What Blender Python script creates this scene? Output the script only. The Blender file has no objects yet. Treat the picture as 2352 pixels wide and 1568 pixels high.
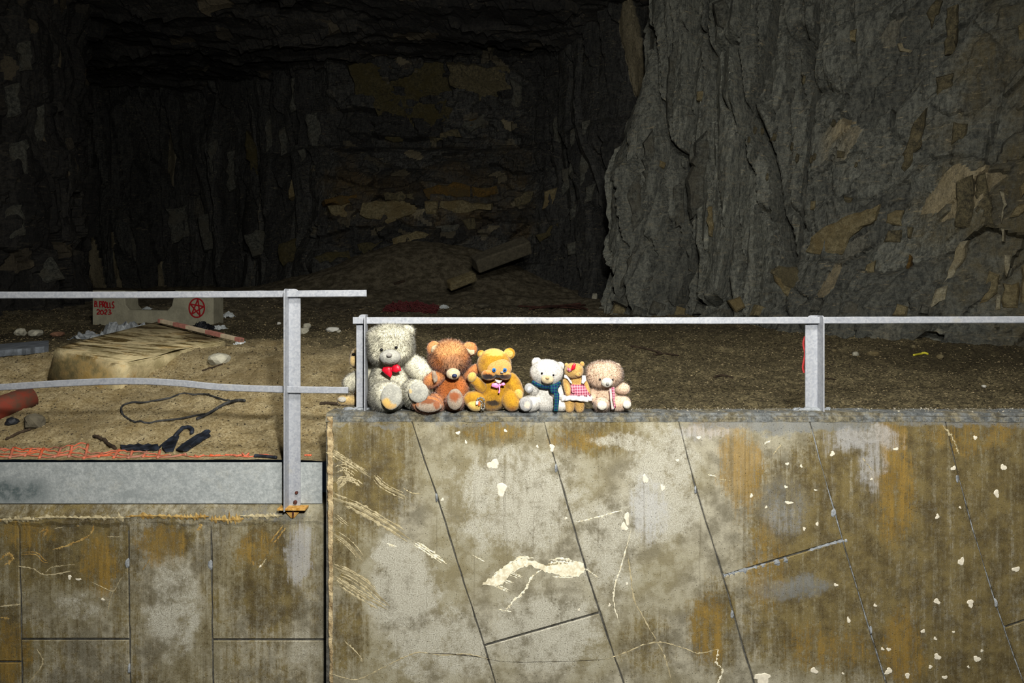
import bpy, bmesh, math, random
import numpy as np
from mathutils import Vector, Matrix
from mathutils.bvhtree import BVHTree

# ------------------------------------------------------------------ camera, world, light, exposure
SC = bpy.context.scene
COL = SC.collection
F = 1568.0          # focal length in pixels of the 2352 x 1568 frame
CAMZ, CAMY, HOR = 0.58, -3.5, 690.0

cam_d = bpy.data.cameras.new('camera')
cam = bpy.data.objects.new('camera', cam_d)
COL.objects.link(cam)
cam_d.sensor_width = 36.0
cam_d.lens = 24.0
cam_d.shift_y = -94.0 / 2352.0
cam_d.clip_end = 100
cam.location = (0, CAMY, CAMZ)
cam.rotation_euler = (math.pi / 2, 0, 0)
SC.camera = cam

world = bpy.data.worlds.new('World')
SC.world = world
world.use_nodes = True
world.node_tree.nodes['Background'].inputs[0].default_value = (0.55, 0.75, 1.0, 1)
world.node_tree.nodes['Background'].inputs[1].default_value = 0.006

def add_light(name, loc, target, energy, size_deg, blend, radius, color=(1, 1, 1)):
    d = bpy.data.lights.new(name, 'SPOT')
    d.energy = energy; d.spot_size = math.radians(size_deg); d.spot_blend = blend
    d.shadow_soft_size = radius; d.color = color
    o = bpy.data.objects.new(name, d); COL.objects.link(o)
    o.location = loc
    o.rotation_euler = (Vector(target) - Vector(loc)).to_track_quat('-Z', 'Y').to_euler()
    return o
# the photographer's hand lamp, held up to the right of the lens
add_light('hand_lamp', (0.34, -3.45, 1.60), (0.35, 1.5, 0.35), 1020, 140, 1.0, 0.10, (1.0, 0.985, 0.95))
# added unseen fill light above the opening, brightening floor and rock
_d = bpy.data.lights.new('fill_light', 'AREA'); _d.shape = 'RECTANGLE'; _d.size = 1.6; _d.size_y = 0.8; _d.energy = 345; _d.color = (1.0, 0.97, 0.92)
_o = bpy.data.objects.new('fill_light', _d); COL.objects.link(_o); _o.location = (0.6, -2.4, 4.2)
_o.rotation_euler = (Vector((0.4, 3.2, -0.2)) - Vector(_o.location)).to_track_quat('-Z', 'Y').to_euler()

vs = SC.view_settings
vs.view_transform = 'Standard'; vs.look = 'None'; vs.gamma = 1.0
vs.use_curve_mapping = False; vs.exposure = 0.0

# ------------------------------------------------------------------ basic helpers
rng = np.random.default_rng(7)
random.seed(7)
ORG = {}

def P(px, py, D):
    """photograph pixel at distance D in front of the camera -> world point"""
    return np.array([(px - 1176.0) * D / F, D + CAMY, CAMZ - (py - HOR) * D / F])

def c(r, g, b):
    def f(v):
        v /= 255.0
        return v / 12.92 if v <= 0.04045 else ((v + 0.055) / 1.055) ** 2.4
    return (f(r), f(g), f(b), 1.0)

def tag(o, label=None, cat=None, group=None, kind=None):
    if label: o['label'] = label
    if cat: o['category'] = cat
    if group: o['group'] = group
    if kind: o['kind'] = kind
    return o

def thing(name, base, label, cat, group=None):
    o = bpy.data.objects.new(name, None); COL.objects.link(o)
    o.location = Vector([float(v) for v in base]); o.empty_display_size = 0.05
    ORG[o.name] = np.array(base, float)
    return tag(o, label, cat, group)

def link(name, me, mat, parent, base):
    o = bpy.data.objects.new(name, me); COL.objects.link(o)
    if mat is not None: me.materials.append(mat)
    if parent is not None:
        o.parent = parent; ORG[o.name] = ORG[parent.name]
    else:
        o.location = Vector([float(v) for v in base]); ORG[o.name] = np.array(base, float)
    return o

def mk(name, V, Fc, mat, parent=None, base=None, smooth=False, attrs=None, normals=None):
    V = np.asarray(V, float)
    if parent is not None: org = ORG[parent.name]
    elif base is not None: org = np.asarray(base, float)
    else:
        org = np.array([(V[:, 0].min() + V[:, 0].max()) / 2, (V[:, 1].min() + V[:, 1].max()) / 2, V[:, 2].min()])
    me = bpy.data.meshes.new(name)
    W = V - org
    if isinstance(Fc, np.ndarray):
        k = Fc.shape[1]; nf = len(Fc)
        me.vertices.add(len(W)); me.vertices.foreach_set('co', W.astype(np.float32).ravel())
        me.loops.add(nf * k); me.loops.foreach_set('vertex_index', Fc.astype(np.int32).ravel())
        me.polygons.add(nf)
        me.polygons.foreach_set('loop_start', np.arange(0, nf * k, k, dtype=np.int32))
        me.update(calc_edges=True); me.validate()
    else:
        me.from_pydata(W.tolist(), [], [list(map(int, f)) for f in Fc]); me.update()
    if smooth: me.polygons.foreach_set('use_smooth', np.ones(len(me.polygons), bool))
    else: me.polygons.foreach_set('use_smooth', np.zeros(len(me.polygons), bool))
    if attrs:
        for k, v in attrs.items():
            a = me.attributes.new(k, 'FLOAT', 'POINT'); a.data.foreach_set('value', np.asarray(v, np.float32))
    if normals is not None:
        me.normals_split_custom_set_from_vertices(np.asarray(normals, float).tolist())
    return link(name, me, mat, parent, org)

def join(parts):
    Vs, Fs, n = [], [], 0
    for V, Fc in parts:
        V = np.asarray(V, float); Vs.append(V)
        Fs += [[int(i) + n for i in f] for f in Fc]; n += len(V)
    return np.vstack(Vs), Fs

def box(x0, x1, y0, y1, z0, z1, b=0.0):
    """box, edges chamfered by b"""
    bm = bmesh.new()
    bmesh.ops.create_cube(bm, size=1)
    for v in bm.verts:
        v.co = Vector(((x0 + x1) / 2 + v.co.x * (x1 - x0), (y0 + y1) / 2 + v.co.y * (y1 - y0), (z0 + z1) / 2 + v.co.z * (z1 - z0)))
    if b > 0: bmesh.ops.bevel(bm, geom=bm.edges[:], offset=b, segments=2, affect='EDGES', profile=0.5)
    return bm_out(bm)

def bm_out(bm):
    bmesh.ops.recalc_face_normals(bm, faces=bm.faces[:])
    bm.verts.ensure_lookup_table()
    V = np.array([v.co[:] for v in bm.verts]); Fc = [[v.index for v in f.verts] for f in bm.faces]
    bm.verts.index_update()
    Fc = [[v.index for v in f.verts] for f in bm.faces]
    bm.free()
    return V, Fc

def prism(front, back, bev=0.0, seg=1):
    """solid between two matching outlines (front outline faces the camera)"""
    bm = bmesh.new()
    a = [bm.verts.new(p) for p in front]; b = [bm.verts.new(p) for p in back]
    n = len(a)
    ff = bm.faces.new(a)
    bm.faces.new(b[::-1])
    for i in range(n): bm.faces.new((a[i], b[i], b[(i + 1) % n], a[(i + 1) % n]))
    bmesh.ops.recalc_face_normals(bm, faces=bm.faces[:])
    if bev > 0:
        bmesh.ops.bevel(bm, geom=list(ff.edges), offset=bev, segments=seg, affect='EDGES', profile=0.5, clamp_overlap=True)
    return bm_out(bm)

def tube(pts, rad, n=8, cap=True):
    pts = np.asarray(pts, float); m = len(pts)
    rad = np.full(m, rad) if np.isscalar(rad) else np.asarray(rad, float)
    T = np.gradient(pts, axis=0); T /= np.linalg.norm(T, axis=1)[:, None] + 1e-12
    up = np.array([0, 0, 1.0])
    if abs(T[0] @ up) > 0.9: up = np.array([1.0, 0, 0])
    V = []
    nrm = np.cross(T[0], up); nrm /= np.linalg.norm(nrm)
    for i in range(m):
        nrm = nrm - T[i] * (nrm @ T[i]); nrm /= np.linalg.norm(nrm) + 1e-12
        bi = np.cross(T[i], nrm)
        for k in range(n):
            a = 2 * math.pi * k / n
            V.append(pts[i] + rad[i] * (math.cos(a) * nrm + math.sin(a) * bi))
    Fc = []
    for i in range(m - 1):
        for k in range(n):
            k2 = (k + 1) % n
            Fc.append([i * n + k, i * n + k2, (i + 1) * n + k2, (i + 1) * n + k])
    if cap: Fc += [list(range(n))[::-1], [(m - 1) * n + k for k in range(n)]]
    return np.array(V), Fc

def spline(pts, n=40):
    """Catmull-Rom through the points"""
    p = np.asarray(pts, float)
    p = np.vstack([2 * p[0] - p[1], p, 2 * p[-1] - p[-2]])
    out = []
    segs = len(p) - 3
    per = max(2, n // segs)
    for i in range(segs):
        p0, p1, p2, p3 = p[i:i + 4]
        for t in np.linspace(0, 1, per, endpoint=False):
            out.append(0.5 * ((2 * p1) + (-p0 + p2) * t + (2 * p0 - 5 * p1 + 4 * p2 - p3) * t ** 2 + (-p0 + 3 * p1 - 3 * p2 + p3) * t ** 3))
    out.append(p[-2])
    return np.array(out)

# ------------------------------------------------------------------ numpy noise
def h2(ix, iy, s):
    n = (ix.astype(np.int64) * 374761393 + iy.astype(np.int64) * 668265263 + s * 974634541) & 0xFFFFFFFF
    n = ((n ^ (n >> 13)) * 1274126177) & 0xFFFFFFFF
    n = ((n ^ (n >> 16)) * 2246822519) & 0xFFFFFFFF
    return ((n ^ (n >> 15)) & 0xFFFFFF) / float(0x1000000)

def vnoise(u, v, s=0):
    iu = np.floor(u); iv = np.floor(v); fu = u - iu; fv = v - iv
    fu = fu * fu * (3 - 2 * fu); fv = fv * fv * (3 - 2 * fv)
    a = h2(iu, iv, s); b = h2(iu + 1, iv, s); cc = h2(iu, iv + 1, s); d = h2(iu + 1, iv + 1, s)
    return (a * (1 - fu) + b * fu) * (1 - fv) + (cc * (1 - fu) + d * fu) * fv - 0.5

def fbm(u, v, s=0, o=4):
    r = 0; a = 1.0
    for k in range(o):
        r = r + a * vnoise(u, v, s + k * 17); a *= 0.5; u = u * 2.03 + 5.3; v = v * 2.03 + 1.7
    return r

def fbm3(p, sc, s=0, o=3):
    return fbm(p[:, 0] * sc + 0.37 * p[:, 2] * sc, p[:, 1] * sc - 0.61 * p[:, 2] * sc, s, o) + 0.7 * fbm(p[:, 2] * sc, p[:, 0] * sc, s + 99, o)

def cells(u, v, s=0):
    iu = np.floor(u); iv = np.floor(v)
    f1 = np.full(u.shape, 9.0); f2 = np.full(u.shape, 9.0)
    r1 = np.zeros(u.shape); r2 = np.zeros(u.shape); r3 = np.zeros(u.shape); du = np.zeros(u.shape); dv = np.zeros(u.shape)
    for a in (-1, 0, 1):
        for b in (-1, 0, 1):
            cu = iu + a; cv = iv + b
            x = cu + 0.1 + 0.8 * h2(cu, cv, s); y = cv + 0.1 + 0.8 * h2(cu, cv, s + 1)
            d = np.hypot(u - x, v - y)
            m = d < f1
            f2 = np.where(m, f1, np.minimum(f2, d)); f1 = np.where(m, d, f1)
            for arr, k in ((r1, 2), (r2, 3), (r3, 4)): arr[m] = h2(cu, cv, s + k)[m]
            du[m] = (u - x)[m]; dv[m] = (v - y)[m]
    return f1, f2, r1, r2, r3, du, dv

def facet(u, v, cu, cv, shear, amp, tilt, s, crack=0.03, warp=0.5):
    """blocky split rock: every cell is a flat, tilted piece at its own depth"""
    a = u / cu; b = v / cv
    w1 = fbm(a * 0.7, b * 0.7, s + 50, 3); w2 = fbm(a * 0.7 + 9, b * 0.7, s + 60, 3)
    a = a + shear * b * cv / cu + warp * w1; b = b + warp * w2
    f1, f2, r1, r2, r3, du, dv = cells(a, b, s)
    h = amp * (r1 - 0.5) + tilt * ((r2 - 0.5) * du + (r3 - 0.5) * dv)
    h = h - crack * np.exp(-((f2 - f1) / 0.06) ** 2)
    return h, r2

# ------------------------------------------------------------------ node material helper
class NT:
    def __init__(s, name, rough=0.9, metal=0.0, spec=0.3):
        s.m = bpy.data.materials.new(name); s.m.use_nodes = True
        s.t = s.m.node_tree; s.b = s.t.nodes['Principled BSDF']
        s.b.inputs['Roughness'].default_value = rough; s.b.inputs['Metallic'].default_value = metal
        s.b.inputs['Specular IOR Level'].default_value = spec
        s._pos = None
    def n(s, kind): return s.t.nodes.new(kind)
    def l(s, a, b): s.t.links.new(a, b)
    def put(s, sock, v):
        if isinstance(v, bpy.types.NodeSocket): s.l(v, sock)
        elif isinstance(v, (int, float)) and hasattr(sock.default_value, '__len__'): sock.default_value = (v, v, v, 1)[:len(sock.default_value)]
        else: sock.default_value = v
    def pos(s):
        if s._pos is None: s._pos = s.n('ShaderNodeNewGeometry').outputs['Position']
        return s._pos
    def obj(s): return s.n('ShaderNodeTexCoord').outputs['Object']
    def map(s, vec, scale=(1, 1, 1), loc=(0, 0, 0), rot=(0, 0, 0)):
        m = s.n('ShaderNodeMapping'); s.l(vec, m.inputs[0])
        m.inputs['Location'].default_value = loc; m.inputs['Rotation'].default_value = rot; m.inputs['Scale'].default_value = scale
        return m.outputs[0]
    def noise(s, scale, detail=4, rough=0.6, vec=None, dist=0.0, out='Fac'):
        m = s.n('ShaderNodeTexNoise'); s.l(vec if vec is not None else s.pos(), m.inputs['Vector'])
        m.inputs['Scale'].default_value = scale; m.inputs['Detail'].default_value = detail
        m.inputs['Roughness'].default_value = rough; m.inputs['Distortion'].default_value = dist
        return m.outputs[out]
    def vor(s, scale, vec=None, feature='F1', out='Distance'):
        m = s.n('ShaderNodeTexVoronoi'); m.feature = feature; s.l(vec if vec is not None else s.pos(), m.inputs['Vector'])
        m.inputs['Scale'].default_value = scale
        return m.outputs[out]
    def attr(s, name):
        m = s.n('ShaderNodeAttribute'); m.attribute_name = name; return m.outputs['Fac']
    def mr(s, v, a, b, lo=0.0, hi=1.0, smooth=True):
        m = s.n('ShaderNodeMapRange'); m.interpolation_type = 'SMOOTHSTEP' if smooth else 'LINEAR'
        s.put(m.inputs[0], v)
        for i, x in zip((1, 2, 3, 4), (a, b, lo, hi)): m.inputs[i].default_value = x
        return m.outputs[0]
    def math(s, op, a, b=0.0, cc=0.0):
        m = s.n('ShaderNodeMath'); m.operation = op
        s.put(m.inputs[0], a); s.put(m.inputs[1], b); s.put(m.inputs[2], cc)
        return m.outputs[0]
    def mix(s, fac, a, b, mode='MIX'):
        m = s.n('ShaderNodeMix'); m.data_type = 'RGBA'; m.blend_type = mode
        s.put(m.inputs[0], fac); s.put(m.inputs[6], a); s.put(m.inputs[7], b)
        return m.outputs[2]
    def ramp(s, fac, stops):
        m = s.n('ShaderNodeValToRGB'); s.l(fac, m.inputs[0]); e = m.color_ramp.elements
        while len(e) < len(stops): e.new(0.5)
        for i, (p, col) in enumerate(stops): e[i].position = p; e[i].color = col
        return m.outputs[0]
    def vadd(s, a, b):
        m = s.n('ShaderNodeVectorMath'); m.operation = 'ADD'; s.l(a, m.inputs[0]); s.l(b, m.inputs[1]); return m.outputs[0]
    def warped(s, scale, amt, vec=None, detail=3):
        """position shifted by noise, for ragged stain edges"""
        v = vec if vec is not None else s.pos()
        m = s.n('ShaderNodeVectorMath'); m.operation = 'MULTIPLY_ADD'
        s.l(s.noise(scale, detail, 0.6, v, out='Color'), m.inputs[0])
        m.inputs[1].default_value = (amt, amt, amt); m.inputs[2].default_value = (-amt / 2,) * 3
        return s.vadd(v, m.outputs[0])
    def blob(s, vec, ctr, rad, soft=0.3):
        """1 inside an ellipse in x and z, 0 outside"""
        sx, sz = 1 / rad[0], 1 / rad[1]
        v = s.map(vec, (sx, 0, sz), (-ctr[0] * sx, 0, -ctr[1] * sz))
        m = s.n('ShaderNodeVectorMath'); m.operation = 'LENGTH'; s.l(v, m.inputs[0])
        return s.mr(m.outputs['Value'], 1.0, soft)
    def pblob(s, vec, px, py, rx, ry, D, k=1.0, soft=0.3):
        q = P(px, py, D); f = s.blob(vec, (q[0], q[2]), (rx * D / F, ry * D / F), soft)
        return f if k == 1.0 else s.math('MULTIPLY', f, k)
    def union(s, fs):
        r = fs[0]
        for f in fs[1:]: r = s.math('MAXIMUM', r, f)
        return r
    def bump(s, h, strength=0.5, dist=0.01):
        m = s.n('ShaderNodeBump'); m.inputs['Strength'].default_value = strength; m.inputs['Distance'].default_value = dist
        s.l(h, m.inputs['Height']); s.l(m.outputs[0], s.b.inputs['Normal'])
    def done(s, col=None, rough=None):
        if col is not None: s.put(s.b.inputs['Base Color'], col)
        if rough is not None: s.put(s.b.inputs['Roughness'], rough)
        return s.m

def simple(name, col, rough=0.85, metal=0.0, var=0.25, scale=18, bump=0.0, bscale=60, col2=None):
    t = NT(name, rough, metal)
    f = t.noise(scale, 5, 0.65)
    d = col2 or tuple(v * (1 - var) for v in col[:3]) + (1,)
    f = t.mr(f, 0.35, 0.65)
    k = t.mix(f, d, col)
    if bump: t.bump(t.noise(bscale, 4, 0.6), bump, 0.01)
    return t.done(k)

# ------------------------------------------------------------------ materials of the setting
def concrete_material():
    t = NT('stained_concrete', 0.85)
    p = t.pos()
    w = t.warped(5.0, 0.20, detail=5)
    w = t.warped(22.0, 0.045, w, 3)
    streak = t.noise(1.0, 6, 0.75, t.map(p, (26, 26, 1.6)))
    streak2 = t.noise(1.0, 5, 0.7, t.map(p, (60, 60, 3.0), (3, 0, 0)))
    grain = t.noise(170, 8, 0.8)
    mott = t.noise(9, 6, 0.7)
    big = t.noise(2.2, 3, 0.5)
    B = lambda *a, **k: t.pblob(w, *a, **k)
    speck = t.noise(34, 8, 0.85)
    speck2 = t.noise(75, 6, 0.85, t.map(p, (1, 1, .55), (5, 1, 2)))
    def E(f, st, k=1.0, hi=1.0):
        v = t.math('ADD', f, t.math('MULTIPLY', t.math('SUBTRACT', speck, .5), 2.6))
        v = t.math('ADD', v, t.math('MULTIPLY', t.math('SUBTRACT', speck2, .5), 1.3))
        v = t.math('ADD', v, t.math('MULTIPLY', t.math('SUBTRACT', st, .5), k * 2.0))
        v = t.math('ADD', v, t.math('MULTIPLY', t.math('SUBTRACT', mott, .5), 1.2))
        return t.math('MULTIPLY', t.mr(v, 0.05, 1.05, 0, hi), t.mr(f, 0.0, 0.5))
    base = t.mix(t.mr(mott, 0.36, 0.64), c(114, 108, 89), c(166, 160, 139))
    base = t.mix(t.mr(big, 0.4, 0.62), base, t.mix(t.mr(mott, 0.4, 0.6), c(126, 117, 88), c(150, 144, 120)))
    # olive water staining: the right-hand half, the left edge and the low wall (there partly painted vignette)
    olive = t.union([B(2250, 1250, 620, 420, 3.5, k=0.95, soft=0.75), B(1840, 1420, 250, 190, 3.5, k=0.9), B(845, 1080, 170, 210, 3.5, k=1.0), B(860, 990, 170, 60, 3.5, k=.8), B(790, 1260, 60, 160, 3.5, k=.8),
                     B(800, 1450, 70, 160, 3.5, k=0.8), B(1120, 985, 160, 50, 3.5, k=0.85), B(1370, 1000, 160, 80, 3.5, k=0.9), B(1790, 1130, 120, 160, 3.5, k=0.6),
                     B(140, 1250, 330, 170, 3.66, k=1.0), B(260, 1590, 330, 90, 3.66, k=.6), B(350, 1400, 520, 360, 3.66, k=.45, soft=.8), B(20, 1480, 90, 190, 3.66), B(390, 1240, 90, 80, 3.66), B(620, 1330, 150, 240, 3.66, k=0.95), B(640, 1540, 120, 70, 3.66, k=.6),  # wide faint blob paints the light's falloff across the low wall
                     B(1640, 1440, 90, 170, 3.5, k=0.9), B(1480, 1480, 120, 130, 3.5, k=0.6), B(150, 1500, 170, 110, 3.66, k=.55), B(480, 1380, 30, 180, 3.66, k=.5)])
    of = E(olive, streak, 1.2)
    col = t.mix(of, base, t.mix(t.mr(mott, 0.35, 0.65), c(72, 60, 30), c(112, 98, 58)))
    # rust-orange runs
    rust = t.union([B(1705, 1085, 75, 150, 3.5), B(1640, 990, 110, 45, 3.5, k=0.8), B(2055, 1130, 70, 190, 3.5, k=0.75), B(2050, 1010, 60, 60, 3.5, k=0.9), B(1625, 1440, 60, 130, 3.5, k=0.7),
                    B(2075, 1500, 70, 150, 3.5, k=0.75), B(1760, 1300, 80, 160, 3.5, k=0.55), B(1900, 1490, 180, 80, 3.5, k=0.5), B(2210, 1010, 130, 60, 3.5, k=0.5), B(1330, 1010, 110, 50, 3.5, k=.55),
                    B(370, 1250, 70, 70, 3.66, k=0.85), B(230, 1300, 60, 110, 3.66, k=0.8), B(60, 1230, 110, 60, 3.66, k=0.6), B(20, 1500, 70, 130, 3.66, k=0.75), B(590, 1260, 90, 70, 3.66, k=0.5),
                    B(2300, 1000, 70, 40, 3.5, k=0.6), B(1130, 985, 130, 30, 3.5, k=0.5)])
    rf = E(rust, streak2, 1.3, .72)
    col = t.mix(rf, col, t.mix(t.mr(streak, 0.35, 0.62), c(102, 80, 26), c(148, 116, 44)))
    # pale lime wash
    pale = t.union([B(1190, 1150, 230, 190, 3.5, k=0.8), B(1520, 1110, 120, 200, 3.5, k=0.9), B(930, 1360, 110, 150, 3.5, k=0.95), B(1010, 1480, 190, 130, 3.5, k=0.8), B(1260, 1450, 190, 140, 3.5, k=0.85),
                    B(1400, 1250, 110, 180, 3.5, k=0.65), B(900, 1270, 60, 60, 3.5), B(395, 1400, 95, 170, 3.66, k=0.8), B(690, 1480, 70, 130, 3.66, k=0.35), B(180, 1400, 110, 70, 3.66, k=0.45),
                    B(1440, 1010, 110, 30, 3.5, k=0.8)])
    pf = E(pale, mott, 1.0, .95)
    col = t.mix(pf, col, t.mix(t.mr(grain, 0.4, 0.6), c(152, 147, 129), c(186, 183, 167)))
    # whitish blooms and blue-grey cement slurry
    bloom = t.union([B(1490, 1170, 60, 110, 3.5, k=0.9), B(680, 1275, 42, 110, 3.66), B(1985, 1010, 130, 42, 3.5), B(1620, 1000, 110, 34, 3.5, k=.8), B(2005, 1080, 40, 100, 3.5, k=.7), B(1800, 1190, 70, 60, 3.5, k=.35)])
    bf = E(bloom, streak2, 1.4, .6)
    col = t.mix(bf, col, c(176, 176, 174))
    slur = t.union([B(1800, 975, 330, 28, 3.5), B(1000, 968, 500, 9, 3.5, k=.5), B(2250, 972, 300, 20, 3.5, k=.8), B(1830, 1345, 130, 36, 3.5, k=.75), B(1800, 1165, 90, 110, 3.5, k=.5), B(600, 1180, 190, 26, 3.66, k=.5)])
    col = t.mix(E(slur, streak, 1.0, .75), col, c(116, 119, 118))
    # pits and grit
    pit = t.vor(55)
    col = t.mix(t.mr(pit, 0.20, 0.06, 0, 0.55), col, c(62, 56, 40), 'MIX')
    col = t.mix(t.mr(grain, 0.36, 0.60), t.mix(0.30, col, c(40, 36, 26), 'MIX'), col)
    run = t.noise(1.0, 4, 0.6, t.map(p, (38, 38, 0.9), (7, 0, 0)))
    col = t.mix(t.mr(run, 0.60, 0.70, 0, 0.35), col, c(70, 60, 36))
    col = t.mix(t.math('MULTIPLY', t.mr(t.noise(3.0, 6, .8), .54, .66, 0, .45), t.mr(t.noise(45, 4, .7), .4, .6)), col, c(84, 78, 60))
    fine = t.noise(230, 3, 0.8)
    col = t.mix(t.mr(fine, 0.56, 0.72, 0, 0.28), col, c(205, 200, 180))
    t.bump(t.math('ADD', t.math('MULTIPLY', grain, 0.6), t.math('MULTIPLY', t.mr(pit, 0.0, 0.22), 0.5)), 0.55, 0.006)
    return t.done(col, t.mr(mott, 0.3, 0.7, 0.65, 0.95))

def rock_material(name, ca, cb, cbrown, cbeige, brown=0.5, beige=0.9, lean=0.45):
    t = NT(name, 0.70, spec=0.4)
    p = t.pos()
    tone = t.attr('tone'); warm = t.attr('warm'); plate = t.attr('plate')
    n1 = t.noise(1.7, 6, 0.7); n2 = t.noise(22, 6, 0.75)
    fol = t.noise(1.0, 7, 0.72, t.map(p, (15, 15, 3.0), rot=(0, lean, 0)), dist=0.6)
    lay = t.noise(1.0, 6, 0.7, t.map(p, (5, 5, 22), rot=(0.5, 0.6, 0.0)))
    grain = t.noise(75, 5, 0.8)
    fm = t.math('ADD', t.math('MULTIPLY', fol, .6), t.math('MULTIPLY', n2, .4))
    col = t.mix(t.mr(fm, 0.38, 0.62), ca, cb)
    col = t.mix(t.mr(n1, 0.40, 0.66, 0, 0.55), col, t.mix(t.mr(n2, .4, .6), ca, cb))
    col = t.mix(t.mr(lay, 0.52, 0.70, 0, 0.55), col, t.mix(n1, cb, cbeige))
    col = t.mix(t.math('MULTIPLY', t.mr(t.math('ADD', warm, t.math('MULTIPLY', n1, 1.1)), brown + 0.40, brown + 0.75), t.mr(fol, .3, .6, .25, .8)), col, cbrown)
    col = t.mix(t.math('MULTIPLY', t.mr(tone, beige - 0.05, beige + 0.03), t.mr(n2, 0.3, 0.55, 0.3, 0.95)), col, cbeige)
    pv = t.mr(plate, 0.0, 1.0, 0.42, 1.32, False)
    m = t.n('ShaderNodeVectorMath'); m.operation = 'SCALE'; t.l(col, m.inputs[0]); t.l(pv, m.inputs['Scale']); col = m.outputs[0]
    col = t.mix(t.mr(grain, 0.3, 0.68, 0.0, 0.9), t.mix(0.5, col, (0.006, 0.006, 0.006, 1)), col)
    fleck = t.noise(1.0, 5, 0.75, t.map(p, (6, 6, 26), rot=(0, -0.75, 0)), dist=0.4)
    col = t.mix(t.math('MULTIPLY', t.mr(fleck, .58, .68), t.mr(n1, .42, .6, .1, .7)), col, cbeige)
    t.bump(t.math('ADD', t.math('MULTIPLY', fol, .7), t.math('ADD', t.math('MULTIPLY', n2, .7), t.math('MULTIPLY', grain, 0.3))), 0.7, 0.045)
    return t.done(col)

def floor_material():
    t = NT('cave_floor_grit', 0.95, spec=0.15)
    p = t.pos()
    w = t.warped(1.6, 0.9, detail=4)
    fib = t.noise(1.0, 6, 0.8, t.map(p, (34, 60, 60)))
    fine = t.noise(70, 6, 0.85)
    mid = t.noise(7, 6, 0.7)
    big = t.noise(1.3, 4, 0.6)
    grit = t.mix(t.mr(fib, 0.36, 0.64), c(54, 49, 36), c(172, 157, 116))
    grit = t.mix(t.mr(mid, 0.42, 0.62), t.mix(0.45, grit, c(40, 36, 26)), grit)
    grit = t.mix(t.mr(fine, 0.60, 0.74, 0, 0.55), grit, c(210, 180, 130))
    sand = t.mix(t.mr(mid, 0.34, 0.66), c(186, 166, 120), c(232, 214, 168))
    sand = t.mix(t.mr(fine, 0.33, 0.62), c(128, 106, 62), sand)
    sand = t.mix(t.mr(big, 0.5, 0.66, 0, 0.55), sand, c(132, 116, 82))
    def xd(x, d, rx, rd, k=1.0, soft=0.35):
        sx, sy = 1 / rx, 1 / rd
        v = t.map(w, (sx, sy, 0), (-x * sx, -(d + CAMY) * sy, 0))
        m = t.n('ShaderNodeVectorMath'); m.operation = 'LENGTH'; t.l(v, m.inputs[0])
        return t.math('MULTIPLY', t.mr(m.outputs['Value'], 1.0, soft), k)
    sf = t.union([xd(-2.1, 4.3, 2.1, 1.5), xd(-3.3, 5.2, 1.8, 1.4), xd(-2.3, 5.7, 1.0, 1.1, .9), xd(-0.9, 4.0, .7, 0.9, .7)])
    col = t.mix(sf, grit, sand)
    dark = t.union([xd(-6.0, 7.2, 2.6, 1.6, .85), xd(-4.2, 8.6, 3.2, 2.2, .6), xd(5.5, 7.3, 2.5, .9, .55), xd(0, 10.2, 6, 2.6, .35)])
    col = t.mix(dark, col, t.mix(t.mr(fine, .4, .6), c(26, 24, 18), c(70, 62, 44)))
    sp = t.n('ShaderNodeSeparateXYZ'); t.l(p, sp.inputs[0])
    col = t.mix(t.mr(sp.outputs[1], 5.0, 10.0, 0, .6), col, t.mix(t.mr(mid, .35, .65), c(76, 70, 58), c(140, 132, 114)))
    t.bump(t.math('ADD', t.math('MULTIPLY', fib, 0.9), t.math('ADD', fine, t.math('MULTIPLY', mid, 1.2))), 0.9, 0.025)
    return t.done(col)

def galv_material():
    t = NT('galvanised_steel', 0.5, metal=0.25, spec=0.5)
    sp = t.vor(45, out='Color'); sp = t.math('MULTIPLY', t.n('ShaderNodeRGBToBW').outputs[0], 1)
    v = t.n('ShaderNodeTexVoronoi'); t.l(t.pos(), v.inputs['Vector']); v.inputs['Scale'].default_value = 95
    bw = t.n('ShaderNodeRGBToBW'); t.l(v.outputs['Color'], bw.inputs[0])
    n = t.noise(14, 6, 0.75); n2 = t.noise(55, 5, 0.8)
    col = t.mix(t.mr(bw.outputs[0], 0.2, 0.8), c(144, 147, 152), c(158, 160, 163))
    col = t.mix(t.mr(n, 0.52, 0.70, 0, 0.5), col, c(108, 111, 119))
    col = t.mix(t.mr(n2, 0.60, 0.72, 0, 0.5), col, c(190, 188, 182))
    col = t.mix(t.mr(t.noise(5, 5, .7, t.map(t.pos(), (1, 1, 1), (4, 2, 0))), 0.6, 0.74, 0, 0.5), col, c(164, 160, 144))
    t.bump(n2, 0.25, 0.004)
    return t.done(col, t.mr(n, 0.3, 0.7, 0.42, 0.66))

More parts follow.
